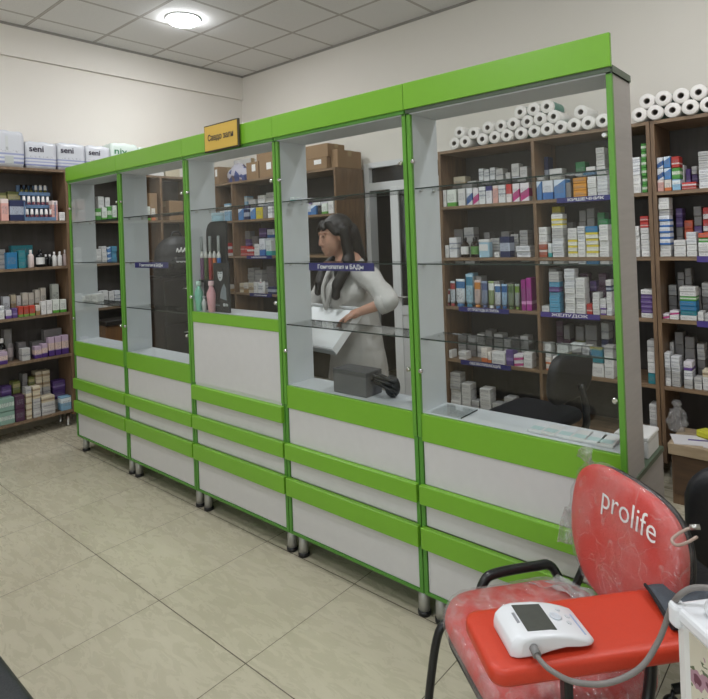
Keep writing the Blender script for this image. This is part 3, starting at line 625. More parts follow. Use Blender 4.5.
# ointment tubes standing on their caps
def tube_item(label, px0, px1, pt, col, stripe, group, z=L3, y=RY+.05):
    x0, x1 = along(px0, 'y', y, z), along(px1, 'y', y, z); w = x1-x0-.004; h = at((px0+px1)/2, pt, 'y', y)[2]-z
    t = thing('ointment_tube', label, 'tube', ((x0+x1)/2, y, z), 0, group)
    m = carton('tube_%s_%s' % (col, stripe), col, [(.62, .9, stripe)], tz=(.15, .6))
    vs = []; n = 14; rg = [(.0, .72, .72), (.1, .95, .95), (.5, 1., .6), (.9, 1., .14), (1., 1., .05)]
    for f, sx, sy in rg:
        for k in range(n): vs.append((w/2*sx*math.cos(2*PI*k/n), min(w, .05)/2*sy*math.sin(2*PI*k/n), .022+f*(h-.022)))
    fs = [(i*n+k, i*n+(k+1) % n, (i+1)*n+(k+1) % n, (i+1)*n+k) for i in range(len(rg)-1) for k in range(n)]+[tuple(range(n))[::-1], tuple(range((len(rg)-1)*n, len(rg)*n))]
    MB().add(vs, fs, 0, True).build('body', m, t)
    MB().lathe([(w*.36, 0), (w*.38, .003), (w*.33, .021)], 14).build('cap', mat('tube_cap_'+stripe, stripe, .4), t)
gT = 'ointment tubes on the third shelf'
for it in ((446, 450.5, 289, 'c9ced2', '8a3d4a', 'narrow pale tube with maroon band, leftmost of the standing tubes'), (450.8, 456, 281, 'c5cfd6', 'a4474a', 'pale tube with red cap beside the leftmost narrow tube'),
           (456.5, 466, 279, 'd6dcdf', '3f6f9e', 'wide white tube with blue cap among the standing ointment tubes'), (466.5, 474, 274, '9fc3d2', '3d7c98', 'tallest light blue tube among the standing ointment tubes'),
           (475, 481.5, 280, 'd0b9b0', 'c2803a', 'beige pink tube with orange cap among the standing ointment tubes'), (482, 488.5, 281, '7d8aa2', '4d5a80', 'slate blue tube left of the white and green tube'),
           (489, 495, 281, '8da06a', 'd5dad6', 'green tube with white shoulder among the standing ointment tubes'), (495.5, 501.5, 284, 'c9cdd0', '3c6a9c', 'white tube with blue band right of the green and white tube'),
           (502, 508, 284, '8fb0cc', '26588f', 'blue tube just left of the dark green tubes'), (508.5, 515, 284, '6f8060', '4a6038', 'dark green tube left of the silver green one'), (515.3, 520.5, 284, '9aa59c', '6d8a34', 'silver green tube beside the tall magenta cartons')):
    tube_item(it[5], it[0], it[1], it[2], it[3], it[4], gT)
row(bA1, s3n, 'front', 'y', Y1, L3, '521.2,526,279,1,m 526.4,531.8,277,1,m')
row(bA1, s3n, 'rear', 'y', Y2, L3, '468,474,272,1,lb 476,482,276,2,gr 494,500,281,2,gr 506,512,283,2,dk')

PR = .0455
def roll_proto(tealw):
    t = thing('paper_roll', 'x', 'paper roll', (0, 0, 0)); L = .24
    MB().lathe([(.019, 0), (PR-.004, 0), (PR, .004), (PR, L-.004), (PR-.004, L), (.019, L), (.019, 0)], 22, caps=False).xf(Matrix.Rotation(-PI/2, 4, 'X')).build('roll', PAPER, t)
    MB().lathe([(.0155, .004), (.019, .001), (.019, L-.001), (.0155, L-.004), (.0155, .004)], 16, caps=False).xf(Matrix.Rotation(-PI/2, 4, 'X')).build('core', CORE, t)
    if tealw: MB().lathe([(PR+.0006, .035), (PR+.0006, L-.035)], 22, caps=False).xf(Matrix.Rotation(-PI/2, 4, 'X')).build('wrapper', TEAL, t)
    return t
def dup(r, loc, rot=None):
    c = r.copy(); C.objects.link(c); c.location = loc
    if rot: c.rotation_euler = rot
    for ch in list(r.children):
        d = ch.copy(); C.objects.link(d); d.parent = c
        for g in ch.children:
            e = g.copy(); C.objects.link(e); e.parent = d
    return c
protos = [roll_proto(False), roll_proto(True)]; used = [False, False]
rolls_b = [455, 466, 483, 495, 507.5, 521, 534.5, 548, 559, 571, 584, 598]
rolls_u = [(452.5, 0), (463, 0), (474.5, 0), (487, 1), (501, 1), (513, 1), (527, 1), (540.5, 1), (552.5, 1), (565, 1), (577.5, 1), (590, 1), (602, 1)]
rolls_t = [(551, 1), (564, 1)]
def put_roll(x, z, k, label, group):
    p = protos[k]
    o = p if not used[k] else dup(p, (0, 0, 0)); used[k] = True
    o.location = (x, RY-.015+R.uniform(-.006, .012), z); o.rotation_euler = (0, R.uniform(-3, 3), 0); tag(o, label, 'paper roll', group)
gR = 'paper rolls piled on the medicine rack'
xs = []; lastx = -9
for i, px in enumerate(rolls_b):
    x = max(along(px, 'y', RY, RTOP+PR), lastx+2*PR+.001); lastx = x; xs.append(x)
    put_roll(x, RTOP+PR, i % 3 == 2, '%s white paper roll from left in the bottom row, on rack behind nearest vitrine' % ORD[i+1], gR)
up = []
for i, (a, b) in enumerate(zip(xs, xs[1:])):
    g = b-a
    if g > 4*PR*.95: continue
    h = math.sqrt(max((2*PR+.001)**2-(g/2)**2, .0004)); up.append(((a+b)/2, RTOP+PR+h))
# the upper row leans in the gaps of the row below; the leftmost rests beside the end roll
lastx = -9; n = 0; up2 = []
for x, z in up:
    if x-lastx < 2*PR+.001: continue
    lastx = x; n += 1; up2.append((x, z)); put_roll(x, z, (n % 3 == 1 and n > 3), '%s white paper roll from left in the second row of the pile on the rack' % ORD[n], gR)
n = 0
for (a, za), (b, zb) in list(zip(up2, up2[1:]))[-4:-1]:
    g = b-a
    if g < 4*PR*.95:
        n += 1; h = math.sqrt(max((2*PR+.001)**2-((g/2)**2+((zb-za)/2)**2), .0004)); put_roll((a+b)/2, (za+zb)/2+h, 1, '%s paper roll from left in the topmost row of the pile' % ORD[n], gR)
lastx = -9; xs = []
for i, px in enumerate((639.5, 672.5, 690.5, 707, 724)):
    x = max(along(px, 'y', RY, RTOP+PR), lastx+2*PR+.001) ; lastx = x; xs.append(x)
xs.insert(1, along(655, 'y', RY, RTOP+PR)); xs.sort()
for i, x in enumerate(xs):
    if i and x-xs[i-1] < 2*PR: xs[i] = x = xs[i-1]+2*PR+.001
    put_roll(x, RTOP+PR, i % 2, '%s paper roll from left in the bottom row, beyond the grey cabinet side' % ORD[i+1], gR)
lastx = -9; n = 0
for a, b in zip(xs, xs[1:]):
    g = b-a; x = (a+b)/2
    if g > 4*PR*.95 or x-lastx < 2*PR+.001: continue
    lastx = x; n += 1; put_roll(x, RTOP+PR+math.sqrt((2*PR+.001)**2-(g/2)**2), n > 1, '%s paper roll from left in the upper row, beyond the grey cabinet side' % ORD[n], gR)

# ------------------------------------------------------------------ left rack: display stand, bottles, nappy packs
t = thing('nail_polish_stand', 'blue tiered display stand of small white capped bottles, top left shelf', 'display stand', (LX-.1, along(39, 'x', LX-.04, 1.9), 1.801), PI/2)
BSTD = mat('steel_blue_plastic', '5c7796', .4)
SW = .25
MB().box(-SW/2, -SW/2+.006, -.09, .09, 0, .16).box(SW/2-.006, SW/2, -.09, .09, 0, .16).box(-SW/2, SW/2, .075, .09, 0, .31).box(-SW/2, SW/2, -.09, .09, 0, .012).box(-SW/2+.006, SW/2-.006, -.03, .075, .11, .122).box(-SW/2, SW/2, .02, .075, .222, .234).box(-SW/2, SW/2, -.093, -.09, .0, .03).box(-SW/2, SW/2, -.034, -.03, .11, .138).box(-SW/2, SW/2, .016, .02, .222, .25).build('stand', BSTD, t)
PINKP = mat('mauve_polish', '6d3b46', .2); WP = mat('white_cap', 'e2e0de', .35)
gP = 'nail polish bottles on the blue stand'
for tier, (yy, zz, hh) in enumerate(((-.06, .012, .088), (0, .122, .09), (.048, .234, .08))):
    for k in range(6):
        bx = -SW/2+.03+k*.038; wx = Matrix.Rotation(PI/2, 4, 'Z') @ Vector((bx, yy, 0))
        b = thing('polish_bottle', 'mauve bottle with white cap, %s from left on the %s step of the blue stand' % (ORD[k+1], ('front', 'middle', 'top')[tier]), 'bottle', (t.location.x+wx.x, t.location.y+wx.y, t.location.z+zz+.0005), 0, gP)
        MB().lathe([(.012, 0), (.0145, .003), (.0145, hh*.42), (.006, hh*.48)], 12).build('body', PINKP if tier != 2 else mat('olive_polish', '6a6a3a', .25), b)
        MB().lathe([(.0125, hh*.47), (.013, hh*.5), (.0095, hh)], 12).build('cap', WP if (tier < 2 or k > 2) else BLKB, b)
gJ = 'small bottles on the second shelf of the far left rack'
y0 = along(30, 'x', LX-.05, 1.405)
for i, (px, h, r, bm, cm, lb) in enumerate(((31, .15, .024, mat('pale_red_print', 'd9c8c4', .4), WP, 'white bottle with red print beside the teal cartons, left rack second shelf'),
      (40.5, .15, .033, BLKB, BLKB, 'black round bottle with pale oval label, left rack second shelf'), (46, .105, .017, BLKB, WP, 'small dark bottle right of the black round bottle'), (50, .105, .017, BLKB, WP, 'second small dark bottle right of the black round bottle'),
      (54.5, .125, .019, WPL, WP, 'white bottle left of its white twin, left rack second shelf'), (60, .125, .019, WPL, WP, 'white bottle right of its white twin, left rack second shelf'), (65.5, .14, .02, mat('clear_pinkish_plastic', 'b9a8a6', .3), WP, 'pinkish bottle nearest the leftmost vitrine, left rack second shelf'))):
    bottle('lotion_bottle', lb, (LX-.055, along(px, 'x', LX-.055, 1.405), 1.4055), h, r, bm, cm, gJ, lab=(WPL if i in (1,) else None))
gK = 'dark jars on the bottom left'
# white baby bottle style dispensers on fourth shelf
for px, lb in ((2, 'black floral toiletry bottle at the left edge of the fourth shelf'), (11, 'grey toiletry bottle behind the left edge of the fourth shelf')):
    bottle('toiletry_bottle', lb, (LX-.15 if px > 5 else LX-.11, along(px, 'x', LX-.12, .635), .6355), .2, .028, BLKB if px < 5 else mat('grey_plastic', '8a8585', .5), WP, gK, lab=mat('pale_label', 'b9adb0', .5))
# nappy packs
def pack(label, p0, p1, pt, txt, tcol, depth=.2, blue=True, v=LX-.02, up=False, tw=.46):
    z = 2.2455; a, b = along(p0, 'x', v, z), along(p1, 'x', v, z); h = at((p0+p1)/2, pt, 'x', v)[2]-z; w = b-a-.004
    t = thing('nappy_pack', label, 'pack', (v-depth/2, (a+b)/2, z), PI/2, 'plastic wrapped packs on top of the left rack')
    bm = bmesh.new(); bmesh.ops.create_cube(bm, size=1); bmesh.ops.subdivide_edges(bm, edges=bm.edges[:], cuts=7, use_grid_fill=True)
    for q in bm.verts:
        x, y, zz = q.co*2
        e = 1-.025*(abs(x)**6*abs(zz)**4+abs(zz)**6*abs(x)**4)
        q.co = Vector((x*w/2*(1-.02*abs(zz)**8-.02*abs(y)**4)*e, y*depth/2*(1-.05*abs(x)**8-.04*abs(zz)**8), (zz*(1-.02*abs(x)**8-.02*abs(y)**4)*e+1)*h/2+ .005*math.sin(7*x+3*y+w*40)*(zz > -.9)))
        if zz < -.95: q.co.z = 0
    me = bpy.data.meshes.new('wrapped_pack'); bm.to_mesh(me); bm.free()
    for p in me.polygons: p.use_smooth = True
    o = bpy.data.objects.new('wrapped_pack', me); C.objects.link(o); o.parent = t; me.materials.append(PACKM if blue else PACKG)
    if up: MB().box(-w*.0, w*.07, -depth/2-.001, -depth/2+.006, h*.42, h*.85).build('blue_print', tcol, t); MB().box(-w*.03, w*.2, -depth/2-.001, -depth/2+.006, h*.1, h*.3).build('grey_print', FACE_P, t)
    else: text(txt, w*.3, tcol, t, (-w*.16, -depth/2-.003, h*.72), bold=.001, width=w*tw)
    return t
PACKM = carton('nappy_pack_film', 'd5d7dd', [(.10, .16, '8d93b8'), (.22, .27, 'a2a8c6'), (.33, .38, '9aa0c0')], tz=(.4, .46), rough=.25, tstr=.4)
PACKG = carton('green_white_pack_film', 'd4e0d8', [(.0, .12, '9cc8ae')], tz=(.3, .5), text='7fae94', rough=.25, tstr=.5)
PACKW = carton('clear_white_pack_film', 'd3d6d6', [(.1, .3, 'bfc4c2')], tz=(.1, .3), rough=.22)
FACE_P = mat('pale_grey_print', 'b2b6b4', .5); BLUEPR = mat('blue_print', '5b76b8', .5); GRNPR = mat('green_print', '3e7f58', .5); SENP = mat('plum_print', '2b2238', .5)
o = pack('large grey white wrapped pack at the far left on the rack top', -14, 25.5, 130, None, BLUEPR, up=True, depth=.24); o.children[0].data.materials[0] = PACKW
pack('white wrapped nappy pack with dark lettering, directly beside the large far left pack', 26, 57.5, 142, 'seni', SENP)
pack('white nappy pack with dark lettering, second right of the large pack, rack top', 58, 86, 143.5, 'seni', SENP)
pack('white nappy pack with dark lettering, directly left of the mint green pack', 86.5, 111, 146, 'seni', SENP)
pack('mint green wrapped pack above the joint of the two leftmost vitrines', 111.5, 139, 143.5, 'niy', GRNPR, blue=False)
pack('pale green wrapped pack just right of the mint green pack', 139.5, 147, 147.5, 'niy', GRNPR, blue=False)
# on top of the rack seen through the second vitrine
def carton_big(name, label, loc, w, d, h, m, rz=0, parts=True, cat='box', group=None, tape=True, sticker=False):
    t = thing(name, label, cat, loc, rz, group)
    MB().box(-w/2, w/2, -d/2, d/2, 0, h, c=.003).build('carton', m, t)
    if tape: MB().box(-w/2-.0008, w/2+.0008, -.025, .025, h*.7, h+.0012).build('tape', mat('parcel_tape', 'a08a66', .3), t)
    if sticker: MB().box(-w*.02, w*.28, -d/2-.0015, -d/2, h*.45, h*.85).build('address_sticker', TXTW, t)
    return t

# ------------------------------------------------------------------ cardboard boxes on the rack behind the middle vitrine
gB = 'cardboard boxes on the rack behind the middle vitrine'
def topbox(p0, p1, pt, d, label, base=RTOP+.0005, y=RY+.0, m=KRAFT, sticker=False, rz=0, lift=None):
    a, b = along(p0, 'y', y, base), along(p1, 'y', y, base); h = at((p0+p1)/2, pt, 'y', y)[2]-base
    return carton_big('cardboard_box', label, ((a+b)/2, y+d/2, base), b-a-.004, d, h, m, rz, group=gB, sticker=sticker), base+h
t1, zt = topbox(303, 327, 158.5, .24, 'brown cardboard box with white sticker, lower of two above the woman', sticker=True)
t2, _ = topbox(302, 328, 145, .24, 'brown cardboard box on top of the stickered box above the woman', base=zt+.001)
# its neighbour at the back right
a = along(335, 'y', RY+.02, RTOP); 
carton_big('cardboard_box', 'brown cardboard box at the right end of the rack top near the door', (.905, RY+.215, RTOP+.0005), .09, .34, .17, KRAFT, group=gB)
topbox(246.5, 258.5, 162, .3, 'brown cardboard box with white sticker right of the blue bag', sticker=True, y=RY+.02)
t3, zt = topbox(259.5, 275, 160, .3, 'brown cardboard box with sticker, lower of two left of the green post', sticker=True, y=RY+.02)
topbox(256.5, 273.5, 152, .25, 'upper brown cardboard box left of the green post', base=zt+.001, y=RY+.04)
topbox(276, 299, 160, .3, 'brown cardboard box hidden behind the green post', y=RY+.02)
topbox(212.5, 219, 167, .3, 'narrow brown cardboard box left of the blue patterned bag', y=RY+.02, sticker=True)
# patterned bag
a, b = along(221, 'y', RY+.03, RTOP), along(245, 'y', RY+.03, RTOP); h = at(233, 161, 'y', RY+.03)[2]-RTOP
t = thing('patterned_bag', 'blue and white patterned bag lying on the rack top', 'bag', ((a+b)/2, RY+.14, RTOP+.0005), 0)
BAGM = NT('blue_patterned_fabric'); vn = BAGM.n('ShaderNodeTexVoronoi'); vn.inputs['Scale'].default_value = 14; tcn = BAGM.n('ShaderNodeTexCoord'); BAGM.l(tcn.outputs['Object'], vn.inputs['Vector'])
rr = BAGM.n('ShaderNodeValToRGB'); rr.color_ramp.interpolation = 'CONSTANT'; rr.color_ramp.elements[0].color = srgb('3c4a86'); rr.color_ramp.elements[1].color = srgb('b9b6c4'); rr.color_ramp.elements[1].position = .45; e = rr.color_ramp.elements.new(.7); e.color = srgb('6d5a5c'); BAGM.l(vn.outputs['Color'], rr.inputs[0]); BAGM.bsdf(rr.outputs[0], .5)
mb = MB(); mb.ell((-.03, 0, h*.4), ((b-a)*.42, .09, h*.42)).ell((.05, .0, h*.35), ((b-a)*.32, .09, h*.36)).ell((-.02, 0, h*.62), ((b-a)*.25, .07, h*.34)).box(-(b-a)*.36, (b-a)*.36, -.07, .07, 0, h*.3)
remesh(mb.build('bag_body', BAGM.m, t), .008, 3); MB().tube(spline([(-.05, -.03, h*.8), (-.02, -.06, h*1.02), (.04, -.05, h*.95), (.06, -.03, h*.7)], 5), .006).build('handle', mat('white_strap', 'c9c7cc', .6), t)
topbox(227, 251, 160, .08, 'large white carton lying behind the blue patterned bag', y=RY+.307, m=ST['w'][0])
# bottles on rack C third shelf
gC = 'bottles on the rack behind the middle vitrine'
for i, px in enumerate((256, 260, 264, 268, 272)):
    x = along(px, 'y', RY+.05, 1.40); 
for i, (px, m) in enumerate(((262.5, mat('pink_bottle', 'c9a0ae', .35)), (266.0, WPL))):
    bottle('lotion_bottle', ('pink' if i == 0 else 'white')+' lotion bottle between the cartons, third shelf behind middle vitrine', (along(px, 'y', RY+.06, 1.0), RY+.04, 1.0005), .15-.02*i, .016, m, WP, gC)
# items on the rack top behind second vitrine
for i, (p0, p1, pt, m, lb) in enumerate(((148, 165, 156.5, WPL, 'flat white carton on the dark rack top, behind second vitrine'), (166, 181, 152, ST['cr'][0], 'printed white carton on the dark rack top, right of the flat one'))):
    a, b = along(p0, 'x', LX-.02, 2.2455), along(p1, 'x', LX-.02, 2.2455); h = max(.04, at((p0+p1)/2, pt, 'x', LX-.02)[2]-2.2455)
    carton_big('flat_carton', lb, (LX-.12, (a+b)/2, 2.2455), b-a-.01, .18, h, m if i else ST['w'][0], PI/2, tape=False, group='cartons on the dark rack top')

# ------------------------------------------------------------------ low cupboard, black bags behind the second vitrine
t = thing('low_cupboard', 'low brown cupboard with dark top behind the leftmost vitrine', 'cupboard', (-.53, .60, 0))
MB().box(-.12, .10, -.15, .15, .08, .86).build('carcass', WOODV, t); MB().box(-.125, .125, -.155, .16, .86, .90, c=.004).build('dark_top', mat('dark_counter', '2a2624', .35), t)
for q in (-1, 1):
    y0, y1 = (-.148, -.002) if q < 0 else (.002, .148)
    d = MB().box(.10, .116, y0, y1, .1, .85, c=.002).build('door', wood('cupboard_door_%d' % q, '7a5636', '94693f', (14, 14, 1.5)), t)
    hy = y1-.03 if q < 0 else y0+.03
    MB().tube([(.116, hy, .62), (.13, hy, .62), (.13, hy, .52), (.116, hy, .52)], .005).build('handle', STEEL, d)
MB().box(-.11, .09, -.14, .14, 0, .08).build('plinth', BLKP, t)
BLKC = mat('black_nylon', '17181c', .55, var=.2, scale=60, bstr=.2)
def backpack(label, loc, w, d, h, rz, txt):
    t = thing('backpack', label, 'bag', loc, rz)
    mb = MB(); mb.box(-w*.4, w*.4, -d*.38, d*.38, 0, h*.55); mb.ell((0, 0, h*.5), (w*.5, d*.5, h*.5)).ell((-w*.2, 0, h*.3), (w*.32, d*.5, h*.3)).ell((w*.2, 0, h*.3), (w*.32, d*.5, h*.3)).box(-w*.42, w*.42, -d*.4, d*.4, 0, h*.2)
    remesh(mb.build('bag_body', BLKC, t), .012, 4)
    mb = MB(); mb.box(-w*.3, w*.3, -d*.62, -d*.3, h*.1, h*.45, c=.02); remesh(mb.build('front_pocket', BLKC, t), .01, 3)
    MB().tube(spline([(-.06, 0, h*.95), (-.03, 0, h*1.08), (.03, 0, h*1.08), (.06, 0, h*.95)], 5), .009).build('handle', BLKC, t)
    mb = MB(); rr = random.Random(3)
    for k in range(6):
        x = -w*.22+k*w*.085; mb.tube(spline([(x, -d*.53, h*.58), (x+.012, -d*.54, h*.66+rr.uniform(0, .02)), (x+.022, -d*.54, h*.57), (x+.036, -d*.53, h*.63)], 4), .0045, 6)
    mb.build('white_script', TXTW, t)
    return t
t = thing('dark_cabinet', 'tall black cabinet behind the second vitrine carrying a black backpack', 'cabinet', (-.20, 1.02, 0), PI/2)
DKW = mat('dark_wenge', '1c1a1b', .35)
MB().box(-.25, .25, -.20, .18, .06, 1.25).build('carcass', DKW, t); MB().box(-.26, .26, -.21, .19, 1.25, 1.275, c=.003).build('top', DKW, t)
for k, (a, b) in enumerate(((.08, .46), (.47, .85), (.86, 1.24))):
    d = MB().box(-.245, .245, -.216, -.20, a, b, c=.002).build('drawer', DKW, t); MB().tube([(-.06, -.216, b-.08), (-.06, -.235, b-.08), (.06, -.235, b-.08), (.06, -.216, b-.08)], .005).build('handle', STEEL, d)
MB().box(-.24, .24, -.19, .17, 0, .06).build('plinth', BLKP, t)
backpack('black backpack with white lettering behind the second vitrine', (-.18, 1.03, 1.2765), .44, .28, .36, PI/2, 'SPORT')
carton_big('cardboard_box', 'brown cardboard box on the rack shelf above the black backpack', (LX-.115, along(178, 'x', LX, 1.8), 1.8005), .16, .18, .20, KRAFT, PI/2, group='cardboard boxes on the dark rack')
carton_big('cardboard_box', 'narrow brown cardboard carton left of the pink cartons, behind second vitrine', (LX-.115, along(158, 'x', LX, 1.8)-.03, 1.8005), .085, .18, .27, KRAFT, PI/2, group='cardboard boxes on the dark rack')

# ------------------------------------------------------------------ hair product display in the middle vitrine
zf = 1.1665
t = thing('cosmetics_display', 'black shaped hair product display card behind glass of the middle vitrine', 'display', (0, 0, 0))
DBL = mat('matt_black_card', '16171b', .5)
arch = [(1.663, 0), (1.663, .44), (1.668, .475), (1.682, .50), (1.705, .515), (1.73, .518), (1.855, .518), (1.855, 0)]
MB().prism(arch[::-1], .012).xf(Matrix(((1, 0, 0, 0), (0, 0, 1, .085), (0, 1, 0, zf), (0, 0, 0, 1)))).build('back_card', DBL, t)
sidec = MB().box(1.775, 1.915, .046, .06, zf, zf+.28, c=.002).build('front_card', DBL, t)
FACE = mat('monochrome_print_light', 'c4c8cc', .5, var=.25, scale=30); FAC2 = mat('monochrome_print_grey', '7c858c', .5, var=.3, scale=30)
MB().ell((1.842, .0455, zf+.215), (.024, .0012, .037)).build('portrait_print', FACE, sidec)
MB().ell((1.842, .0450, zf+.243), (.027, .0013, .016)).ell((1.832, .0449, zf+.222), (.007, .001, .004)).ell((1.851, .0449, zf+.222), (.007, .001, .004)).ell((1.842, .0449, zf+.197), (.008, .001, .003)).build('portrait_hair', DBL, sidec)
MB().prism([(1.835, zf+.08), (1.895, zf+.07), (1.892, zf+.14), (1.875, zf+.165), (1.855, zf+.14), (1.84, zf+.11)], .0015).xf(Matrix(((1, 0, 0, 0), (0, 0, -1, .0465), (0, 1, 0, 0), (0, 0, 0, 1)))).build('shoulder_print', FAC2, sidec)
smudge(sidec, 1.862, 1.905, .0455, zf+.045, .02, FACE); smudge(sidec, 1.79, 1.83, .0455, zf+.04, .012, FAC2)
gH = 'hair care bottles in the middle vitrine'
GREYS = mat('grey_cap', '9ea3a4', .3)
tys = []
for i, (px, col, lb) in enumerate(((202.3, '70466f', 'purple'), (206.3, '4a5a35', 'olive green'), (210.6, '9a2f35', 'dark red'), (214.8, 'c96a35', 'orange'), (219.2, '2f66ad', 'blue'))):
    x = along(px, 'y', .068, 1.43); tys.append(x)
    b = thing('hair_spray_can', lb+' tall hair product tube with white shoulder on the black display', 'bottle', (x, .068, zf+.18), 0, gH)
    MB().lathe([(.010, 0), (.0115, .004), (.0115, .13), (.011, .14)], 14).build('body', mat('can_'+lb.replace(' ', '_'), col, .3), b)
    MB().lathe([(.0117, .128), (.0112, .145), (.005, .164), (.0045, .168)], 14).build('shoulder', WPL, b)
    if i % 2 == 0: MB().lathe([(.009, .167), (.008, .25), (.006, .255)], 12).build('nozzle', GREYS, b)
MB().box(tys[0]-.016, tys[-1]+.016, .05, .084, zf+.165, zf+.1795).box(tys[0]-.01, tys[-1]+.012, .08, .084, zf, zf+.165).build('display_step', DBL, t)
def curvy(label, x, y, h, r, col, cap, nm='lotion_bottle'):
    b = thing(nm, label, 'bottle', (x, y, zf), 0, gH)
    MB().lathe([(r*.62, 0), (r*.7, .004), (r, h*.52), (r*.95, h*.62), (r*.5, h*.76), (r*.42, h*.84)], 20).build('body', mat('bottle_'+col, col, .3), b)
    MB().lathe([(r*.45, h*.83), (r*.62, h*.87), (r*.62, h*.98), (r*.5, h)], 16).build('cap', mat('bcap_'+cap, cap, .3), b)
curvy('mint green curvy bottle at the left of the black display', 1.648, .032, .175, .0255, '7fc4ac', 'b8d8cc')
curvy('pink curvy bottle in front of the black display', along(211.8, 'y', .036, 1.25), .034, .178, .0275, 'dca4ac', 'e6c4c8')
curvy('small clear bottle between the mint and pink bottles', along(205, 'y', .03, 1.2), .026, .09, .015, 'b9c0c0', '9aa2a4', 'serum_bottle')
# clear arc shelf divider
t = thing('perfume_box', 'light blue round gift box on the upper glass shelf of middle vitrine', 'box', (along(218, 'y', .091, 1.69), .091, 1.68), 0)
t.location.z = zf+.5185
MB().lathe([(.034, 0), (.036, .003), (.036, .034)], 22).build('body', PLB, t); MB().lathe([(.037, .033), (.037, .046), (.034, .049)], 22).build('lid', mat('pale_blue_lid', 'b9d0de', .4), t)

# ------------------------------------------------------------------ inside nearest vitrines, on the floor boards
zb = .8465
t = thing('grey_carton', 'grey carton on the floor of the vitrine in front of the woman', 'box', (along(357, 'y', .10, .9), .10, zb), 0)
MB().box(-.10, .10, -.055, .06, 0, .105, c=.003).build('carton', mat('grey_card', '5f5f61', .6), t); MB().box(-.101, .101, -.0555, .0605, .088, .11, c=.002).build('lid', mat('grey_card_lid', '4b4b4d', .6), t)
t = thing('cable_bundle', 'black coiled cable heaped beside the grey carton inside the vitrine', 'cable', (along(384, 'y', .1, .9), .1, zb))
pts = [(.05*math.cos(a*.9)*(1+.25*math.sin(a*2.1)), .03*math.sin(a*.9)*(1+.2*math.cos(a*1.7)), .012+.05*abs(math.sin(a*.43))+.002*a) for a in [k*.35 for k in range(70)]]
MB().tube(pts, .008, 8).build('cable', BLKP, t)
MB().ell((.03, .02, .05), (.04, .03, .05)).build('plug_block', BLKP, t)
gG = 'flat white packs on the nearest vitrine floor'
for i, px in enumerate((541, 555, 569, 583, 597, 610)):
    x = along(px, 'y', .10, zb)
    t = thing('flat_blister_pack', 'flat white packet, %s from left on the floor of the nearest vitrine' % ORD[i+1], 'packet', (x, .09, zb), R.uniform(-.08, .08), gG)
    MB().box(-.027, .027, -.05, .05, 0, .010, c=.002).build('packet', ST['w'][0] if i % 2 else ST['wl'][0], t)
    MB().box(-.02, .02, -.035, .0, .010, .0108).build('print', mat('pale_teal_print', 'b5cccb', .5), t)
t = thing('glass_tray', 'loose glass strip lying on the floor of the nearest vitrine', 'glass', (along(452, 'y', .08, zb), .09, zb), .0)
MB().box(-.07, .07, -.06, .07, 0, .005).build('pane', GLASS, t); MB().box(.07, .0715, -.06, .07, 0, .005).build('edge', GEDGE, t)

# ------------------------------------------------------------------ clutter on rack B base / counter
DRW = wood('dark_drawer_front', '4a382a', '5c4634', (2, 14, 14))
cb = thing('drawer_counter', 'low drawer counter with pale oak top at far right', 'counter', (0, 0, 0))
cx0 = along(668, 'y', 1.66, .3)-.0; 
MB().box(cx0, cx0+1.2, 1.66, 1.985, .285, .345, c=.002).build('counter_top', OAK, cb)
MB().box(cx0+.01, cx0+1.19, 1.69, 1.98, .0, .285).build('carcass', WOODV, cb)
for k in range(2):
    d = MB().box(cx0+.02+k*.59, cx0+.60+k*.585, 1.676, 1.69, .06, .28, c=.002).build('drawer', DRW, cb)
    MB().tube([(cx0+.22+k*.59, 1.676, .2), (cx0+.22+k*.59, 1.66, .2), (cx0+.36+k*.59, 1.66, .2), (cx0+.36+k*.59, 1.676, .2)], .005).build('handle', STEEL, d)
PAP = mat('white_paper', 'dad8da', .7, var=.03)
t = thing('price_leaflet', 'white leaflet with violet print lying on the oak counter', 'paper', (cx0+.10, 1.77, .3455), .35)
MB().box(-.1, .11, -.08, .08, 0, .004).build('sheets', PAP, t); MB().box(-.02, .09, -.01, .012, .004, .0046).build('violet_print', mat('violet_print', '4f3a80', .5), t)
t = thing('yellow_packet', 'bright yellow packet on the papers at far right', 'packet', (cx0+.175, 1.85, .3505), -.5)
mb = MB(); mb.box(-.06, .06, -.04, .04, 0, .04, c=.008); mb.build('packet', mat('acid_yellow', 'c2c02a', .45), t); MB().box(-.045, .045, -.03, .03, .04, .0415).build('flap', mat('acid_yellow_light', 'cfce4a', .45), t)
t = thing('white_leaflet', 'second white sheet under the yellow packet', 'paper', (cx0+.24, 1.80, .3455), -.2)
MB().box(-.05, .1, -.12, .10, 0, .0045).build('sheets', PAP, t)
FILM = None
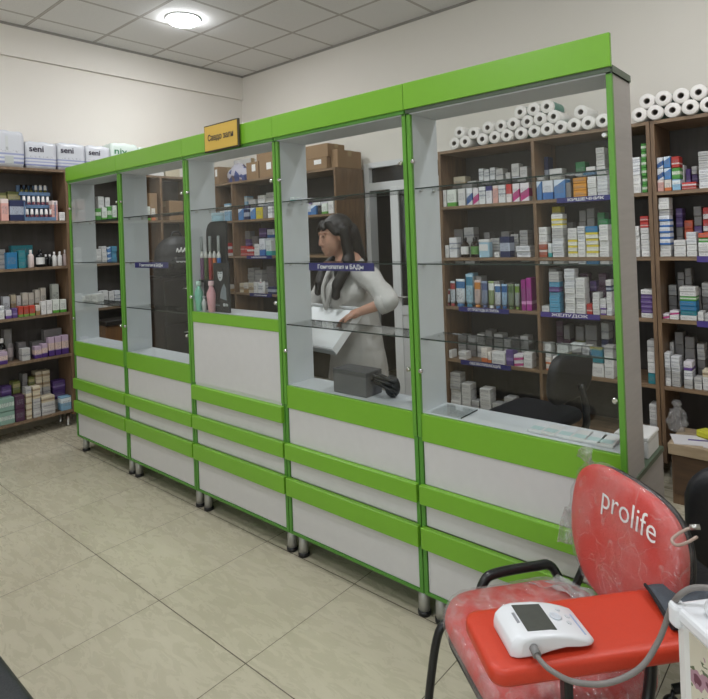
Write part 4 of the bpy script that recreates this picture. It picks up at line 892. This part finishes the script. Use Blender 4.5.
def film(name, dens=.22, sc=26., st=.9, tint=(.95, .95, .96, 1), rough=.12, crease_glint=.12, cs=7.):
    t = NT(name); tr = t.n('ShaderNodeBsdfTransparent'); tr.inputs[0].default_value = tint
    g = t.n('ShaderNodeBsdfGlossy'); g.inputs['Roughness'].default_value = rough; df = t.n('ShaderNodeBsdfDiffuse'); df.inputs[0].default_value = (.85, .85, .86, 1)
    nz = t.noise(sc, 5, stretch=(1, 1.6, .6)); bp = t.n('ShaderNodeBump'); bp.inputs['Strength'].default_value = st; bp.inputs['Distance'].default_value = .03; t.l(nz, bp.inputs['Height'])
    t.l(bp.outputs[0], g.inputs['Normal']); m1 = t.n('ShaderNodeMixShader'); m1.inputs[0].default_value = .5; t.l(g.outputs[0], m1.inputs[1]); t.l(df.outputs[0], m1.inputs[2])
    v = t.n('ShaderNodeTexVoronoi'); v.feature = 'DISTANCE_TO_EDGE'; v.inputs['Scale'].default_value = cs; tc = t.n('ShaderNodeTexCoord')
    dn = t.n('ShaderNodeTexNoise'); dn.inputs['Scale'].default_value = 5; t.l(tc.outputs['Object'], dn.inputs['Vector']); mv = t.n('ShaderNodeVectorMath', operation='ADD'); t.l(tc.outputs['Object'], mv.inputs[0]); t.l(dn.outputs['Color'], mv.inputs[1]); t.l(mv.outputs[0], v.inputs['Vector'])
    cr = t.math('MULTIPLY', t.math('LESS_THAN', v.outputs['Distance'], .012), crease_glint)  # pale lines along the creases, wrinkle highlights painted into the film
    fac = t.math('ADD', cr, t.math('MULTIPLY', t.math('MAXIMUM', t.math('SUBTRACT', nz, .35), 0.), dens*2.2))
    fac = t.math('ADD', fac, dens*.25)
    m2 = t.n('ShaderNodeMixShader'); t.l(fac, m2.inputs[0]); t.l(tr.outputs[0], m2.inputs[1]); t.l(m1.outputs[0], m2.inputs[2]); t.l(m2.outputs[0], t.out.inputs[0]); return t.m
FILM = film('clear_plastic_film', .34, 18., 1., rough=.18)
t = thing('plastic_bag', 'crumpled clear plastic bag on the rack base right of the grey cabinet side', 'bag', (cx0+.0, 1.9, .3455))
bm = bmesh.new(); bmesh.ops.create_icosphere(bm, subdivisions=4, radius=1)
from mathutils import noise as mn
for q in bm.verts:
    d = 1+.35*mn.noise(q.co*2.3)+.15*mn.noise(q.co*6); q.co = Vector((q.co.x*.042*d*(1.2-.5*q.co.z), q.co.y*.05*d, (q.co.z*d*.5+.5)*.15 if q.co.z > -.8 else 0))
zmin = min(q.co.z for q in bm.verts)
for q in bm.verts: q.co.z -= zmin
me = bpy.data.meshes.new('bag_film'); bm.to_mesh(me); bm.free(); me.materials.append(film('bag_plastic_film', .32)); o = bpy.data.objects.new('bag_film', me); C.objects.link(o); o.parent = t; [setattr(p, 'use_smooth', True) for p in me.polygons]
MB().lathe([(.012, .0), (.03, .02), (.02, .04)], 10, cz=.14).build('knot', me.materials[0], t)
# papers on the base top of the nearest vitrine (right end)
t = thing('white_box_lid', 'white box standing on the rear ledge of the nearest vitrine', 'box', (3.93, .335, .7525), 0)
MB().box(-.05, .06, -.07, .07, 0, .06, c=.003).build('carton', ST['w'][0], t); MB().box(-.052, .062, -.072, .072, .06, .075, c=.003).build('lid', WPL, t)

# ------------------------------------------------------------------ office chair behind the nearest vitrine
def swivel(label, loc, rz, seat_z=.5, back_top=.86, bw=.44, name='office_chair'):
    t = thing(name, label, 'chair', loc, rz)   # faces local -y
    mb = MB(); mb.prism(rrect(.46, .44, .09), .07, z=seat_z-.07, bev=.025); remesh(mb.build('seat', BLKC, t), .012, 4)
    mb = MB(); mb.prism(rrect(bw, back_top-seat_z-.09, .11), .06, bev=.022); mb.xf(Matrix.Translation((0, .27, (back_top+seat_z+.09)/2)) @ Matrix.Rotation(PI/2-.12, 4, 'X')); remesh(mb.build('backrest', BLKC, t), .012, 4)
    MB().tube(spline([(0, .12, seat_z-.075), (0, .30, seat_z-.06), (0, .325, seat_z+.06), (0, .30, seat_z+.2)], 5), .02).build('back_bracket', BLKM, t)
    MB().lathe([(.027, .10), (.027, .3), (.018, .3), (.018, seat_z-.07)], 16).build('gas_column', BLKM, t)
    for k in range(5):
        a = 2*PI*k/5+.3; d = Vector((math.cos(a), math.sin(a), 0))
        l = MB().tube([d*.02+Vector((0, 0, .11)), d*.15+Vector((0, 0, .1)), d*.28+Vector((0, 0, .075))], [.026, .02, .014], 8).build('foot_spoke', BLKM, t)
        MB().lathe([(.008, -.012), (.025, -.011), (.027, 0), (.025, .011), (.008, .012)], 14).xf(Matrix.Translation(d*.285+Vector((0, 0, .0275))) @ Matrix.Rotation(a+PI/2, 4, 'Z') @ Matrix.Rotation(PI/2, 4, 'Y')).tube([d*.285+Vector((0, 0, .03)), d*.28+Vector((0, 0, .07))], .006, 8).build('caster', BLKP, l)
    return t
swivel('black office chair in the aisle behind the nearest vitrine', (3.08, 1.36, 0), -PI/2-.12, .50, .875, .46)

# ------------------------------------------------------------------ red chair with plastic wrap, board, monitor
AX = Vector((.8, -.6, 0)); FC = Vector((-.6, -.8, 0))        # width axis (towards camera), facing direction
RZ = math.atan2(AX.y, AX.x)                                 # local x = width axis, local -y = facing
RED = mat('red_upholstery', 'c9352b', .6, var=.08, scale=160, bstr=.12); REDB = mat('red_board_vinyl', 'c43a22', .45, var=.05, scale=120, bstr=.05)
SC = Vector((3.905, -.455, 0))
ch = thing('padded_chair', 'red padded chair still wrapped in clear plastic, white lettering on the backrest', 'chair', (SC.x, SC.y, 0), RZ)
def squircle(w, h, r): return rrect(w, h, r, 8)
seat_o = [(x*(1-.08*(y > 0)*y/.22), y) for x, y in squircle(.47, .45, .12)]
def pad(poly, h, z, bev, m4=None, dome=.015):
    P = [Vector((x, y)) for x, y in poly]; n = len(P); mb = MB(); rings = []
    for zz, ins in ((0, bev*.9), (bev*.25, bev*.3), (bev, 0), (h-bev, 0), (h-bev*.35, bev*.25), (h, bev)): rings.append((zz, ins, None))
    vs = []
    for zz, ins, _ in rings:
        for i in range(n):
            d = P[(i+1) % n]-P[i-1]; q = Vector((d.y, -d.x)).normalized(); p = P[i]-q*ins; vs.append((p.x, p.y, z+zz))
    for f, dz in ((.75, .6), (.45, .9), (.15, 1.)):
        for i in range(n): p = P[i]*f; vs.append((p.x, p.y, z+h+dome*dz))
    R_ = len(rings)+3
    fs = [(j*n+i, j*n+(i+1) % n, (j+1)*n+(i+1) % n, (j+1)*n+i) for j in range(R_-1) for i in range(n)]
    mb.add(vs, fs, 0, True); mb.f.append(list(range(n))[::-1]); mb.mi.append(0); mb.sm.append(False); mb.f.append([(R_-1)*n+i for i in range(n)]); mb.mi.append(0); mb.sm.append(True)
    if m4: mb.xf(m4)
    return mb
seat = pad(seat_o, .075, .435, .03).build('seat', RED, ch)
MB().prism([(x*.97, y*.97) for x, y in seat_o], .012, z=.417, bev=.004).build('seat_shell', BLKP, ch)
# backrest: wide rounded top, narrower below, leaning back
bo = []
BWD, BHT = .216, .160
for k in range(48):
    a = 2*PI*k/48; c, s = math.cos(a), math.sin(a)
    x = BWD*math.copysign(abs(c)**.52, c); y = BHT*math.copysign(abs(s)**.62, s)
    x *= 1-.26*max(0, -y/BHT)**1.5; x += .030; y += .016*(1-(x/BWD)**2)*(1 if s > 0 else -.6); bo.append((x, y))
BM = Matrix.Translation((0, .245, .715)) @ Matrix.Rotation(PI/2-.16, 4, 'X')
back = pad(bo, .045, 0, .02, BM, .010).build('backrest', RED, ch)
MB().prism([(x*.98, y*.98) for x, y in bo], .014, z=-.014, bev=.004).xf(BM).build('back_shell', BLKP, ch)
tx = text('prolife', .085, TXTW, back, (0, 0, 0), rot=(0, 0, 0), bold=-.0006, width=.205); tx.matrix_local = BM @ Matrix.Translation((.078, .102, .0565))
# frame: two side tubes per side running from front leg along the seat, rear leg, and bend up to the back
for s in (-1, 1):
    x = s*.215
    MB().tube(spline([(x*1.0, -.17, .43), (x*1.02, -.215, .40), (x*1.05, -.245, .25), (x*1.08, -.275, .012)], 5), .0125, 10).build('front_leg', BLKM, ch)
    MB().tube(spline([(x*.98, .15, .41), (x*1.02, .2, .38), (x*1.06, .255, .2), (x*1.08, .3, .012)], 5), .0125, 10).build('rear_leg', BLKM, ch)
    MB().tube(spline([(x*1.0, -.17, .415), (x*1.02, .0, .412), (x*1.06, .2, .43), (x*1.08, .265, .49), (x*1.02, .285, .58), (x*.8, .268, .66)], 6), .0125, 10).build('back_upright', BLKM, ch)
    for y in (-.275, .3): MB().lathe([(.016, 0), (.018, .003), (.016, .03)], 12).build('foot_cap', BLKP, ch, (x*1.08, y, 0))
MB().tube([(-.2, -.17, .412), (.2, -.17, .412)], .0115).tube([(-.2, .15, .41), (.2, .15, .41)], .0115).build('cross_bar', BLKM, ch)
# armrest on the far side
MB().tube(spline([(-.225, -.04, .42), (-.268, -.06, .445), (-.278, -.04, .487), (-.28, .0, .503), (-.28, .13, .505), (-.276, .19, .495), (-.225, .21, .42)], 6), .0145, 10).build('arm_loop', BLKM, ch)
# plastic wrap
def wrap(src, k, amp, name, seed):
    me = src.data.copy(); bm = bmesh.new(); bm.from_mesh(me); bmesh.ops.subdivide_edges(bm, edges=bm.edges[:], cuts=2, use_grid_fill=True); bm.normal_update()
    for q in bm.verts: q.co += q.normal*(k+amp*abs(mn.noise(q.co*14+Vector((seed, 0, 0))))+amp*.5*abs(mn.noise(q.co*34)))
    me2 = bpy.data.meshes.new(name); bm.to_mesh(me2); bm.free(); me2.materials.append(FILM)
    for p in me2.polygons: p.use_smooth = True
    o = bpy.data.objects.new(name, me2); C.objects.link(o); o.parent = ch; o['label'] = 'clear crinkled plastic wrap'; return o
FILM2 = film('clear_plastic_film_taut', .20, 11., 1., rough=.16, crease_glint=.13, cs=5.)
wrap(seat, .003, .012, 'plastic_wrap', 1.)
wb_ = wrap(back, .0035, .010, 'plastic_wrap', 5.); wb_.data.materials[0] = FILM2
# gathered film flares: at the seat's back edge and the backrest corner
def flare(pts, w, name='film_flare', seed=0.):
    P = spline(pts, 8); mb = MB(); n = 9; vs = []
    for i, p in enumerate(P):
        for k in range(n):
            u = k/(n-1)-.5; q = p+Vector((0, u*w, 0)); vs.append(q+Vector((mn.noise(q*18+Vector((seed, 0, 0))), mn.noise(q*17+Vector((0, seed, 3))), mn.noise(q*21+Vector((7, seed, 0)))))*.022)
    fs = [(i*n+k, i*n+k+1, (i+1)*n+k+1, (i+1)*n+k) for i in range(len(P)-1) for k in range(n-1)]
    mb.add(vs, fs, 0, True); o = mb.build(name, film('gathered_film%d' % int(seed*10), .55, 40), ch)
    m = o.modifiers.new('t', 'SOLIDIFY'); m.thickness = .0008; return o
flare([(-.19, .10, .515), (-.10, .16, .535), (.0, .19, .52), (.12, .2, .50)], .10, seed=1.)
flare([(-.23, .31, .83), (-.225, .29, .86), (-.215, .28, .885)], .05, seed=2.)
flare([(-.24, .24, .70), (-.255, .23, .64), (-.25, .22, .58)], .05, seed=3.)
flare([(.12, -.26, .435), (.16, -.23, .40), (.21, -.16, .41)], .06, seed=4.)

# the red arm board of the chair, on a post at its near side
BA = Vector((.66, .751, 0)).normalized(); BZ = math.atan2(BA.y, BA.x)
bdz = .70
bc = Vector((4.078, -.652, 0))
TOCH = (Matrix.Translation((SC.x, SC.y, 0)) @ Matrix.Rotation(RZ, 4, 'Z')).inverted() @ Matrix.Translation(bc) @ Matrix.Rotation(BZ, 4, 'Z')
bd = pad(rrect(.475, .195, .035, 6), .036, bdz-.036, .010, None, .001).build('arm_board', REDB, ch); bd.matrix_local = TOCH
bd['label'] = 'flat red padded arm board'
MB().prism(rrect(.44, .16, .03), .008, z=bdz-.045).build('under_plate', BLKP, bd)
MB().box(-.058, -.038, -.035, -.01, .42, bdz-.045, c=.003).build('post', BLKM, bd)
MB().tube(spline([(-.13, -.055, .445), (-.05, -.05, .435), (.05, -.03, .435), (.13, .0, .45), (.17, .02, .52), (.18, .02, .62), (.18, .02, bdz-.044)], 6), .013).build('brace', BLKM, bd)
MB().tube([(-.048, -.02, .43), (-.10, .12, .42)], .012).tube([(.10, -.01, .44), (.03, .16, .42)], .012).build('mounting_arm', BLKM, bd)
# blood pressure monitor
mz = bdz+.0015
mon = thing('blood_pressure_monitor', 'white blood pressure monitor with grey screen lying on the red board', 'monitor', (4.028, -.735, mz), BZ)
prof = [(-.092, .0), (-.092, .015), (-.088, .030), (-.076, .040), (-.055, .043), (.0, .040), (.045, .032), (.085, .020), (.092, .012), (.092, .006), (.07, .006), (.03, .010), (-.01, .006), (-.04, .0)]
WBP = mat('glossy_white_plastic', 'e0e2e6', .25, var=.02)
vs = []; n = len(prof); ys = [(-.058, .82), (-.054, .94), (-.046, 1), (.046, 1), (.054, .94), (.058, .82)]
for y, k in ys:
    for x, z in prof: vs.append((x*k*(1-.06*(abs(y) > .05)), y, .025+(z-.025)*k))
zm = min(v[2] for v in vs[2*n:4*n]); fs = [(j*n+i, j*n+(i+1) % n, (j+1)*n+(i+1) % n, (j+1)*n+i) for j in range(len(ys)-1) for i in range(n)]
mb = MB(); mb.add(vs, fs, 0, True); mb.f += [list(range(n))[::-1], [(len(ys)-1)*n+i for i in range(n)]]; mb.mi += [0, 0]; mb.sm += [False, False]
bd2 = mb.build('casing', WBP, mon)
m = bd2.modifiers.new('b', 'BEVEL'); m.width = .004; m.segments = 2; m.limit_method = 'ANGLE'; m.angle_limit = .6
def topz(x):
    for (x0, z0), (x1, z1) in zip(prof[3:], prof[4:]):
        if x0 <= x <= x1: return z0+(z1-z0)*(x-x0)/(x1-x0)
    return .04
def onslope(x0, x1, y0, y1, t, nm, m, par=mon, lift=.0):
    z0, z1 = topz(x0)+lift, topz(x1)+lift
    v = [(x0, y0, z0), (x1, y0, z1), (x1, y1, z1), (x0, y1, z0)]; v += [(a, b, c+t) for a, b, c in v]
    return MB().add(v, [(3, 2, 1, 0), (4, 5, 6, 7), (0, 1, 5, 4), (1, 2, 6, 5), (2, 3, 7, 6), (3, 0, 4, 7)]).build(nm, m, par)
onslope(-.05, .014, -.04, .044, .0015, 'screen', mat('lcd_screen', '4b4d48', .2, var=.12, scale=60))
MB().lathe([(.0125, 0), (.013, .002), (.011, .0032), (.006, .0032), (.0055, .0018)], 20).build('round_button', mat('pale_blue_button', 'c9cfd8', .3), mon, (.033, .004, topz(.033)), (0, .2, 0))
for x, y in ((.05, .03), (.055, -.012), (.062, .01)): MB().lathe([(.006, 0), (.0055, .0015)], 14).build('button', mat('grey_button', 'c2c6cc', .3), mon, (x, y, topz(x)), (0, .26, 0))
onslope(.072, .076, -.045, .02, .0006, 'blue_line', mat('blue_rule', '8fa4c6', .4))
MB().box(-.060, -.054, -.012, .02, .0425, .0438).build('grey_mark', mat('grey_print', '8a8c92', .5), mon)
# grey hose from the monitor to the basket
gh = mat('grey_rubber_hose', '77726f', .5, var=.08)
loc = lambda px, py, z: at(px, py, 'z', z)
hp = [loc(534, 649, .722), loc(540, 660, .716), loc(552, 671, .71), loc(575, 682, .70), loc(608, 683, .705), loc(640, 668, .735), loc(659, 640, .78), loc(670, 611, .84), loc(679, 596, .892), loc(693, 588, .91), loc(712, 588, .915)]
hz = thing('air_hose', 'grey rubber air hose curving from the monitor to the white basket', 'hose', (0, 0, 0))
MB().tube(spline(hp, 8), .0052, 12).build('hose', gh, hz)
pc = spline(hp, 8); MB().tube([pc[0]-(pc[2]-pc[0]).normalized()*.012, pc[0]+(pc[2]-pc[0]).normalized()*.014], .009, 14).build('plug', mat('grey_plug', '7d7c7c', .4), hz)
# cuff
CUF = mat('slate_cuff_fabric', '4c535b', .85, var=.12, scale=200, bstr=.2)
cu = thing('arm_cuff', 'slate grey pressure cuff lying flat on the right end of the red board', 'cuff', (0, 0, 0))
zq = bdz+.004
c0, c1, c2, c3 = loc(645, 582, .725), loc(672, 628, .705), loc(700, 628, .705), loc(716, 582, .73)
n = 10; vs = []
for i in range(n+1):
    for j in range(n+1):
        u, v = i/n, j/n; p = c0.lerp(c3, u).lerp(c1.lerp(c2, u), v); p = p.copy(); p.z = zq+.006+.012*(1-v)*(.4+.6*math.sin(PI*u*.6+.3))+.003*math.sin(9*u+4*v); vs.append(p)
fs = [(i*(n+1)+j, i*(n+1)+j+1, (i+1)*(n+1)+j+1, (i+1)*(n+1)+j) for i in range(n) for j in range(n)]
o = MB().add(vs, fs, 0, True).build('fabric', CUF, cu); m = o.modifiers.new('t', 'SOLIDIFY'); m.thickness = .007; m.offset = -1
MB().tube([vs[k*(n+1)+n]+Vector((0, 0, .006)) for k in range(0, n+1)], .0115, 12).build('rolled_edge', mat('black_trim_fabric', '15161a', .8), cu)
MB().tube([vs[k]+Vector((0, 0, .002)) for k in range(0, n+1)], .004, 8).build('hem', mat('black_trim_fabric', '15161a', .8), cu)

# white plastic basket box with floral side
bxr = Vector((.658, .753, 0)); bxt = Vector((.753, -.658, 0))
p0 = loc(676, 602, .875)
bk = thing('storage_box', 'white plastic storage box with a floral print, at the right edge', 'storage box', (p0.x, p0.y, 0), math.atan2(bxt.y, bxt.x))
FLOR = NT('floral_print_plastic'); tcn = FLOR.n('ShaderNodeTexCoord'); mp = FLOR.n('ShaderNodeMapping'); mp.inputs['Scale'].default_value = (1, .01, 1); FLOR.l(tcn.outputs['Object'], mp.inputs[0])
vo = FLOR.n('ShaderNodeTexVoronoi'); vo.inputs['Scale'].default_value = 21; FLOR.l(mp.outputs[0], vo.inputs['Vector'])
nn = FLOR.noise(45, 3); dd = FLOR.math('ADD', vo.outputs['Distance'], FLOR.math('MULTIPLY', FLOR.math('SUBTRACT', nn, .5), .5))
f1 = FLOR.math('LESS_THAN', dd, .34); f2 = FLOR.math('LESS_THAN', dd, .18); f3 = FLOR.math('MULTIPLY', FLOR.math('LESS_THAN', dd, .47), FLOR.math('GREATER_THAN', nn, .56))
cc = FLOR.mix(f3, srgb('cfcab8'), srgb('5f6b50')); cc = FLOR.mix(f1, cc, srgb('a98593')); cc = FLOR.mix(f2, cc, srgb('6a3f4e')); FLOR.bsdf(cc, .4)
bw, bl, bh = .30, .36, .845
MB().box(.004, bl, .004, bw, .05, bh, c=.008).build('body', FLOR.m, bk)
MB().box(-.002, .028, -.002, .026, .05, bh+.002, c=.008).box(bl-.03, bl+.002, -.002, .026, .05, bh+.002, c=.008).build('corner_post', WPL, bk)
MB().prism(rrect(bl+.012, bw+.012, .012, 5, bl/2, bw/2), .028, z=bh, bev=.008).build('rim', WBP, bk)
MB().prism(rrect(bl-.02, bw-.02, .04, 5, bl/2+.01, bw/2+.01), .022, z=bh+.028, bev=.009).build('lid', WBP, bk)
MB().prism(rrect(.028, .028, .010, 4, .002, .002), .042, z=bh-.012, bev=.007).build('corner_knob', WBP, bk)
MB().box(.02, bl-.02, -.02, .006, .02, .05, c=.006).build('foot', BLKP, bk)
sk = Bx(.05, bl-.05, -.03, -.003, .50, .56, c=.008).build('drawer_lip', WBP, bk)

# black swivel chair at the right edge with clear tube loop
bkc = swivel('black chair at the right edge behind the red chair', (4.30, .29, 0), PI+.306, .45, .875, .46, 'swivel_chair')
tl = thing('clear_tube', 'clear plastic tube loop with a metal connector against the red backrest', 'tube', (0, 0, 0))
q = [at(px, py, 'z', z) for px, py, z in ((700, 527, .885), (690, 528, .88), (678, 534, .875), (672, 540, .87), (676, 545, .865), (686, 543, .865), (697, 537, .87))]
MB().tube(spline(q, 8), .0035, 10).build('tubing', mat('clear_tubing', 'b5a195', .2, Alpha=.75), tl); MB().tube([q[1]+Vector((0, 0, .002)), q[0]], .006, 12).build('connector', STEEL, tl)

# black bench at lower left corner
t = thing('bench', 'black padded bench whose edge shows in the lower left corner', 'bench', (2.55, -1.592, 0))
mb = MB(); mb.prism(rrect(1.5, .46, .05), .09, z=.36, bev=.03); remesh(mb.build('seat_pad', mat('black_leatherette', '1e2225', .45, var=.15, scale=150, bstr=.15), t), .012, 4)
for x in (-.65, .65):
    for y in (-.17, .17): MB().tube([(x, y, .0), (x, y, .37)], .018).build('leg', STEEL, t)

# ------------------------------------------------------------------ the woman behind the counter
SKIN = mat('skin', 'b98d78', .5, var=.05, Subsurface_Weight=.08); COAT = mat('white_coat_cotton', 'b5b2ae', .85, var=.06, scale=30, bstr=.1); HAIR = mat('dark_brown_hair', '150f0d', .45, var=.3, scale=40, stretch=(8, 8, 1), bstr=.3); TROU = mat('grey_trousers', '4d4c50', .8, var=.08)
pw = thing('person', 'person with long dark hair in a white coat leaning over a white carton', 'person', (0, 0, 0))
H = Vector((2.185, .64, 1.575)); fd = Vector((-.42, -.905, -.18)).normalized(); rt = Vector((.905, -.42, 0)).normalized(); upv = rt.cross(fd)*1
if upv.z < 0: upv = -upv
def hp_(r, f, u): return H+rt*r+fd*f+upv*u
rotH = Matrix((rt, -fd, upv)).transposed()
nk = Vector((2.235, .70, 1.40)); shL = Vector((2.405, .66, 1.345)); shR = Vector((2.05, .78, 1.345))
elL = Vector((2.615, .60, 1.205)); wrL = Vector((2.465, .535, 1.150)); hdL = Vector((2.375, .495, 1.112))
elR = Vector((1.93, .66, 1.12)); wrR = Vector((1.98, .50, 1.08)); hdR = Vector((2.0, .44, 1.06))
mb = MB()
mb.ell(hp_(0, -.01, .03), (.074, .092, .09), rot=rotH).ell(hp_(0, .03, -.03), (.062, .068, .085), rot=rotH).ell(hp_(0, .055, -.085), (.034, .035, .032), rot=rotH)
mb.cap(hp_(0, .090, .015), hp_(0, .104, -.03), .008, .0105); mb.ell(hp_(.016, .092, -.036), (.008, .01, .007)).ell(hp_(-.016, .092, -.036), (.008, .01, .007))
mb.ell(hp_(0, .088, -.062), (.024, .012, .008), rot=rotH).ell(hp_(0, .086, -.072), (.02, .012, .007), rot=rotH)
for s in (-1, 1):
    mb.ell(hp_(s*.075, -.01, -.012), (.010, .020, .032), rot=rotH); mb.ell(hp_(s*.03, .082, .018), (.013, .010, .008), rot=rotH); mb.cap(hp_(s*.014, .092, .036), hp_(s*.048, .078, .036), .006, .005)
mb.cap(H+Vector((0, .03, -.06)), nk+Vector((0, .0, 0)), .05, .055)
mb.cap(nk, Vector((2.23, .73, 1.1)), .09, .12).cap(Vector((2.23, .73, 1.1)), Vector((2.23, .76, .92)), .115, .14).cap(shR, shL, .05, .05)
for s, hx in ((-1, 2.14), (1, 2.32)):
    mb.cap((2.235+(hx-2.235)*.6, .77, .9), (hx, .78, .48), .075, .055).cap((hx, .78, .48), (hx, .80, .08), .055, .036).cap((hx, .80, .045), (hx-.03, .68, .03), .036, .028)
for a, b, c in ((shL, elL, wrL), (shR, elR, wrR)): mb.cap(a, b, .048, .038).cap(b, c, .037, .025)
def hand(mb, w, h, down, thumb):
    d = (h-w).normalized(); side = down.cross(d).normalized(); c = w+d*.05
    mb.cap(w, w+d*.05, .024, .026); mb.cap(c-side*.022, c+d*.035-side*.026, .013, .012); mb.cap(c+side*.022, c+d*.035+side*.026, .013, .012); mb.cap(c, c+d*.04, .016, .014)
    for k, (o, L) in enumerate(((-.030, .062), (-.010, .075), (.010, .07), (.030, .055))):
        b = c+d*.038+side*o; m_ = b+d*L*.5+down*.008; e = m_+d*L*.32+down*.026
        mb.cap(b, m_, .0088, .0082, n=8).cap(m_, e, .0082, .007, n=8)
    t0 = w+d*.03+side*thumb*.024; t1 = t0+d*.03+side*thumb*.024+down*.012; t2 = t1+d*.026+down*.014
    mb.cap(t0, t1, .0115, .01, n=8).cap(t1, t2, .01, .0085, n=8)
hand(mb, wrL, hdL, Vector((-.1, -.1, -1)).normalized(), -1); hand(mb, wrR, hdR, Vector((.2, 0, -1)).normalized(), 1)
body = mb.build('body', SKIN, pw); remesh(body, .0062, 2)
ey = MB()
for s in (-1, 1): ey.ell(hp_(s*.03, .086, .017), (.011, .006, .005), 0, rot=rotH)
ey.build('eye', mat('dark_eye', '1d1614', .2), pw)
# coat
mb = MB(); mb.cap(Vector((2.235, .715, 1.35)), Vector((2.235, .73, 1.12)), .115, .145).cap(Vector((2.235, .73, 1.12)), Vector((2.235, .75, .93)), .145, .165).cap(Vector((2.235, .75, .93)), Vector((2.235, .76, .68)), .165, .19)
mb.cap(shR, shL, .066, .066).ell(Vector((2.22, .67, 1.23)), (.16, .115, .11)).cap(Vector((2.14, .69, 1.36)), Vector((2.05, .76, 1.345)), .06, .062).cap(Vector((2.32, .68, 1.36)), Vector((2.40, .66, 1.345)), .06, .062)
for a, b, c in ((shL, elL, wrL), (shR, elR, wrR)):
    mb.cap(a, b, .068, .056).cap(b, b.lerp(c, .22), .056, .052)
coat = mb.build('white_coat', COAT, pw); remesh(coat, .010, 4)
md = coat.modifiers.new('d', 'DISPLACE'); tex = bpy.data.textures.new('folds', 'CLOUDS'); tex.noise_scale = .09; md.texture = tex; md.strength = .022; md.mid_level = .5
mb = MB()
for s in (-1, 1):
    a = Vector((2.20+.05*s, .625+.01*s, 1.37)); mb.tube(spline([a+Vector((.03*s, .06, .03)), a, Vector((2.185+.035*s, .555, 1.26)), Vector((2.175, .55, 1.14))], 5), [.012]*15+[.01], 8)
mb.build('lapel', COAT, coat)
mb = MB()
for a, b, c in ((shL, elL, wrL), (shR, elR, wrR)):
    p = b.lerp(c, .25); d = (c-b).normalized(); mb.tube([p-d*.015, p+d*.02], .057, 16)
mb.build('cuff', COAT, coat)
MB().ell((2.235, .60, 1.36), (.03, .02, .05)).build('dark_top', BLKC, pw)
mb = MB()
for hx in (2.14, 2.32): mb.cap((hx*.8+2.235*.2, .77, .90), (hx, .78, .48), .082, .07).cap((hx, .78, .48), (hx, .80, .1), .07, .06)
tr_ = mb.build('trousers', TROU, pw); remesh(tr_, .012, 4)
mb = MB()
for hx in (2.14, 2.32): mb.cap((hx, .805, .04), (hx-.03, .66, .035), .045, .036).box(hx-.06, hx+.04, .62, .85, 0, .02)
remesh(mb.build('shoe', BLKP, pw), .01, 3)
# hair
mb = MB(); mb.ell(hp_(0, -.03, .045), (.088, .098, .088), rot=rotH).ell(hp_(0, -.06, -.02), (.083, .062, .11), rot=rotH)
for s in (-1, 1):
    mb.cap(hp_(s*.05, .05, .085), hp_(s*.076, .02, .02), .02, .018); mb.cap(hp_(s*.082, -.03, .03), hp_(s*.085, -.03, -.15), .032, .034)
mb.cap(hp_(0, .06, .088), hp_(.03, .075, .062), .022, .018).cap(hp_(0, .06, .088), hp_(-.035, .076, .06), .022, .016)
hL = hp_(.085, -.02, -.14); mb.tube(spline([hL, Vector((2.30, .58, 1.36)), Vector((2.275, .545, 1.28)), Vector((2.27, .535, 1.20))], 5), [.036]*6+[.034]*5+[.026]*4+[.01], 12)
hR = hp_(-.08, -.02, -.14); mb.tube(spline([hR, Vector((2.10, .625, 1.37)), Vector((2.115, .56, 1.29)), Vector((2.115, .545, 1.22))], 5), [.034]*6+[.03]*5+[.022]*4+[.01], 12)
mb.cap(hp_(0, -.09, 0), Vector((2.25, .80, 1.33)), .07, .06).cap(Vector((2.25, .80, 1.33)), Vector((2.25, .86, 1.2)), .06, .03)
hr = mb.build('hair', HAIR, pw); remesh(hr, .007, 3)
# white carton in her hands
wc = thing('white_carton', 'shallow white cardboard box lid tilted up in the hands of the person', 'box', (2.20, .40, .93), -.10)
WCM = mat('white_card', 'f0f1f2', .5, var=.02)
TI = Matrix.Rotation(math.radians(42), 4, 'X')
def tilt(m): return m.xf(TI)
tilt(MB().box(-.24, .21, 0, .30, 0, .005)).build('tray', WCM, wc)
tilt(MB().box(-.24, .21, 0, .004, .005, .045).box(-.24, .21, .296, .30, .005, .045)).build('side_wall', WCM, wc)
tilt(MB().box(-.24, -.236, .004, .296, .005, .045).box(.206, .21, .004, .296, .005, .045)).build('end_wall', WCM, wc)
tilt(MB().box(-.23, .20, .012, .29, .005, .03, c=.006)).build('white_filling', mat('white_foam', 'f2f4f5', .6, var=.02), wc)
tilt(MB().box(-.241, .211, -.004, 0, -.004, .03)).build('grey_edge', mat('grey_card_edge', '9fa4a4', .6), wc)

flush_boxes()
S.view_settings.view_transform = 'Standard'; S.view_settings.look = 'None'; S.view_settings.gamma = 1; S.view_settings.use_curve_mapping = False
S.view_settings.exposure = 0.12
print('boxes', len(BOXES))
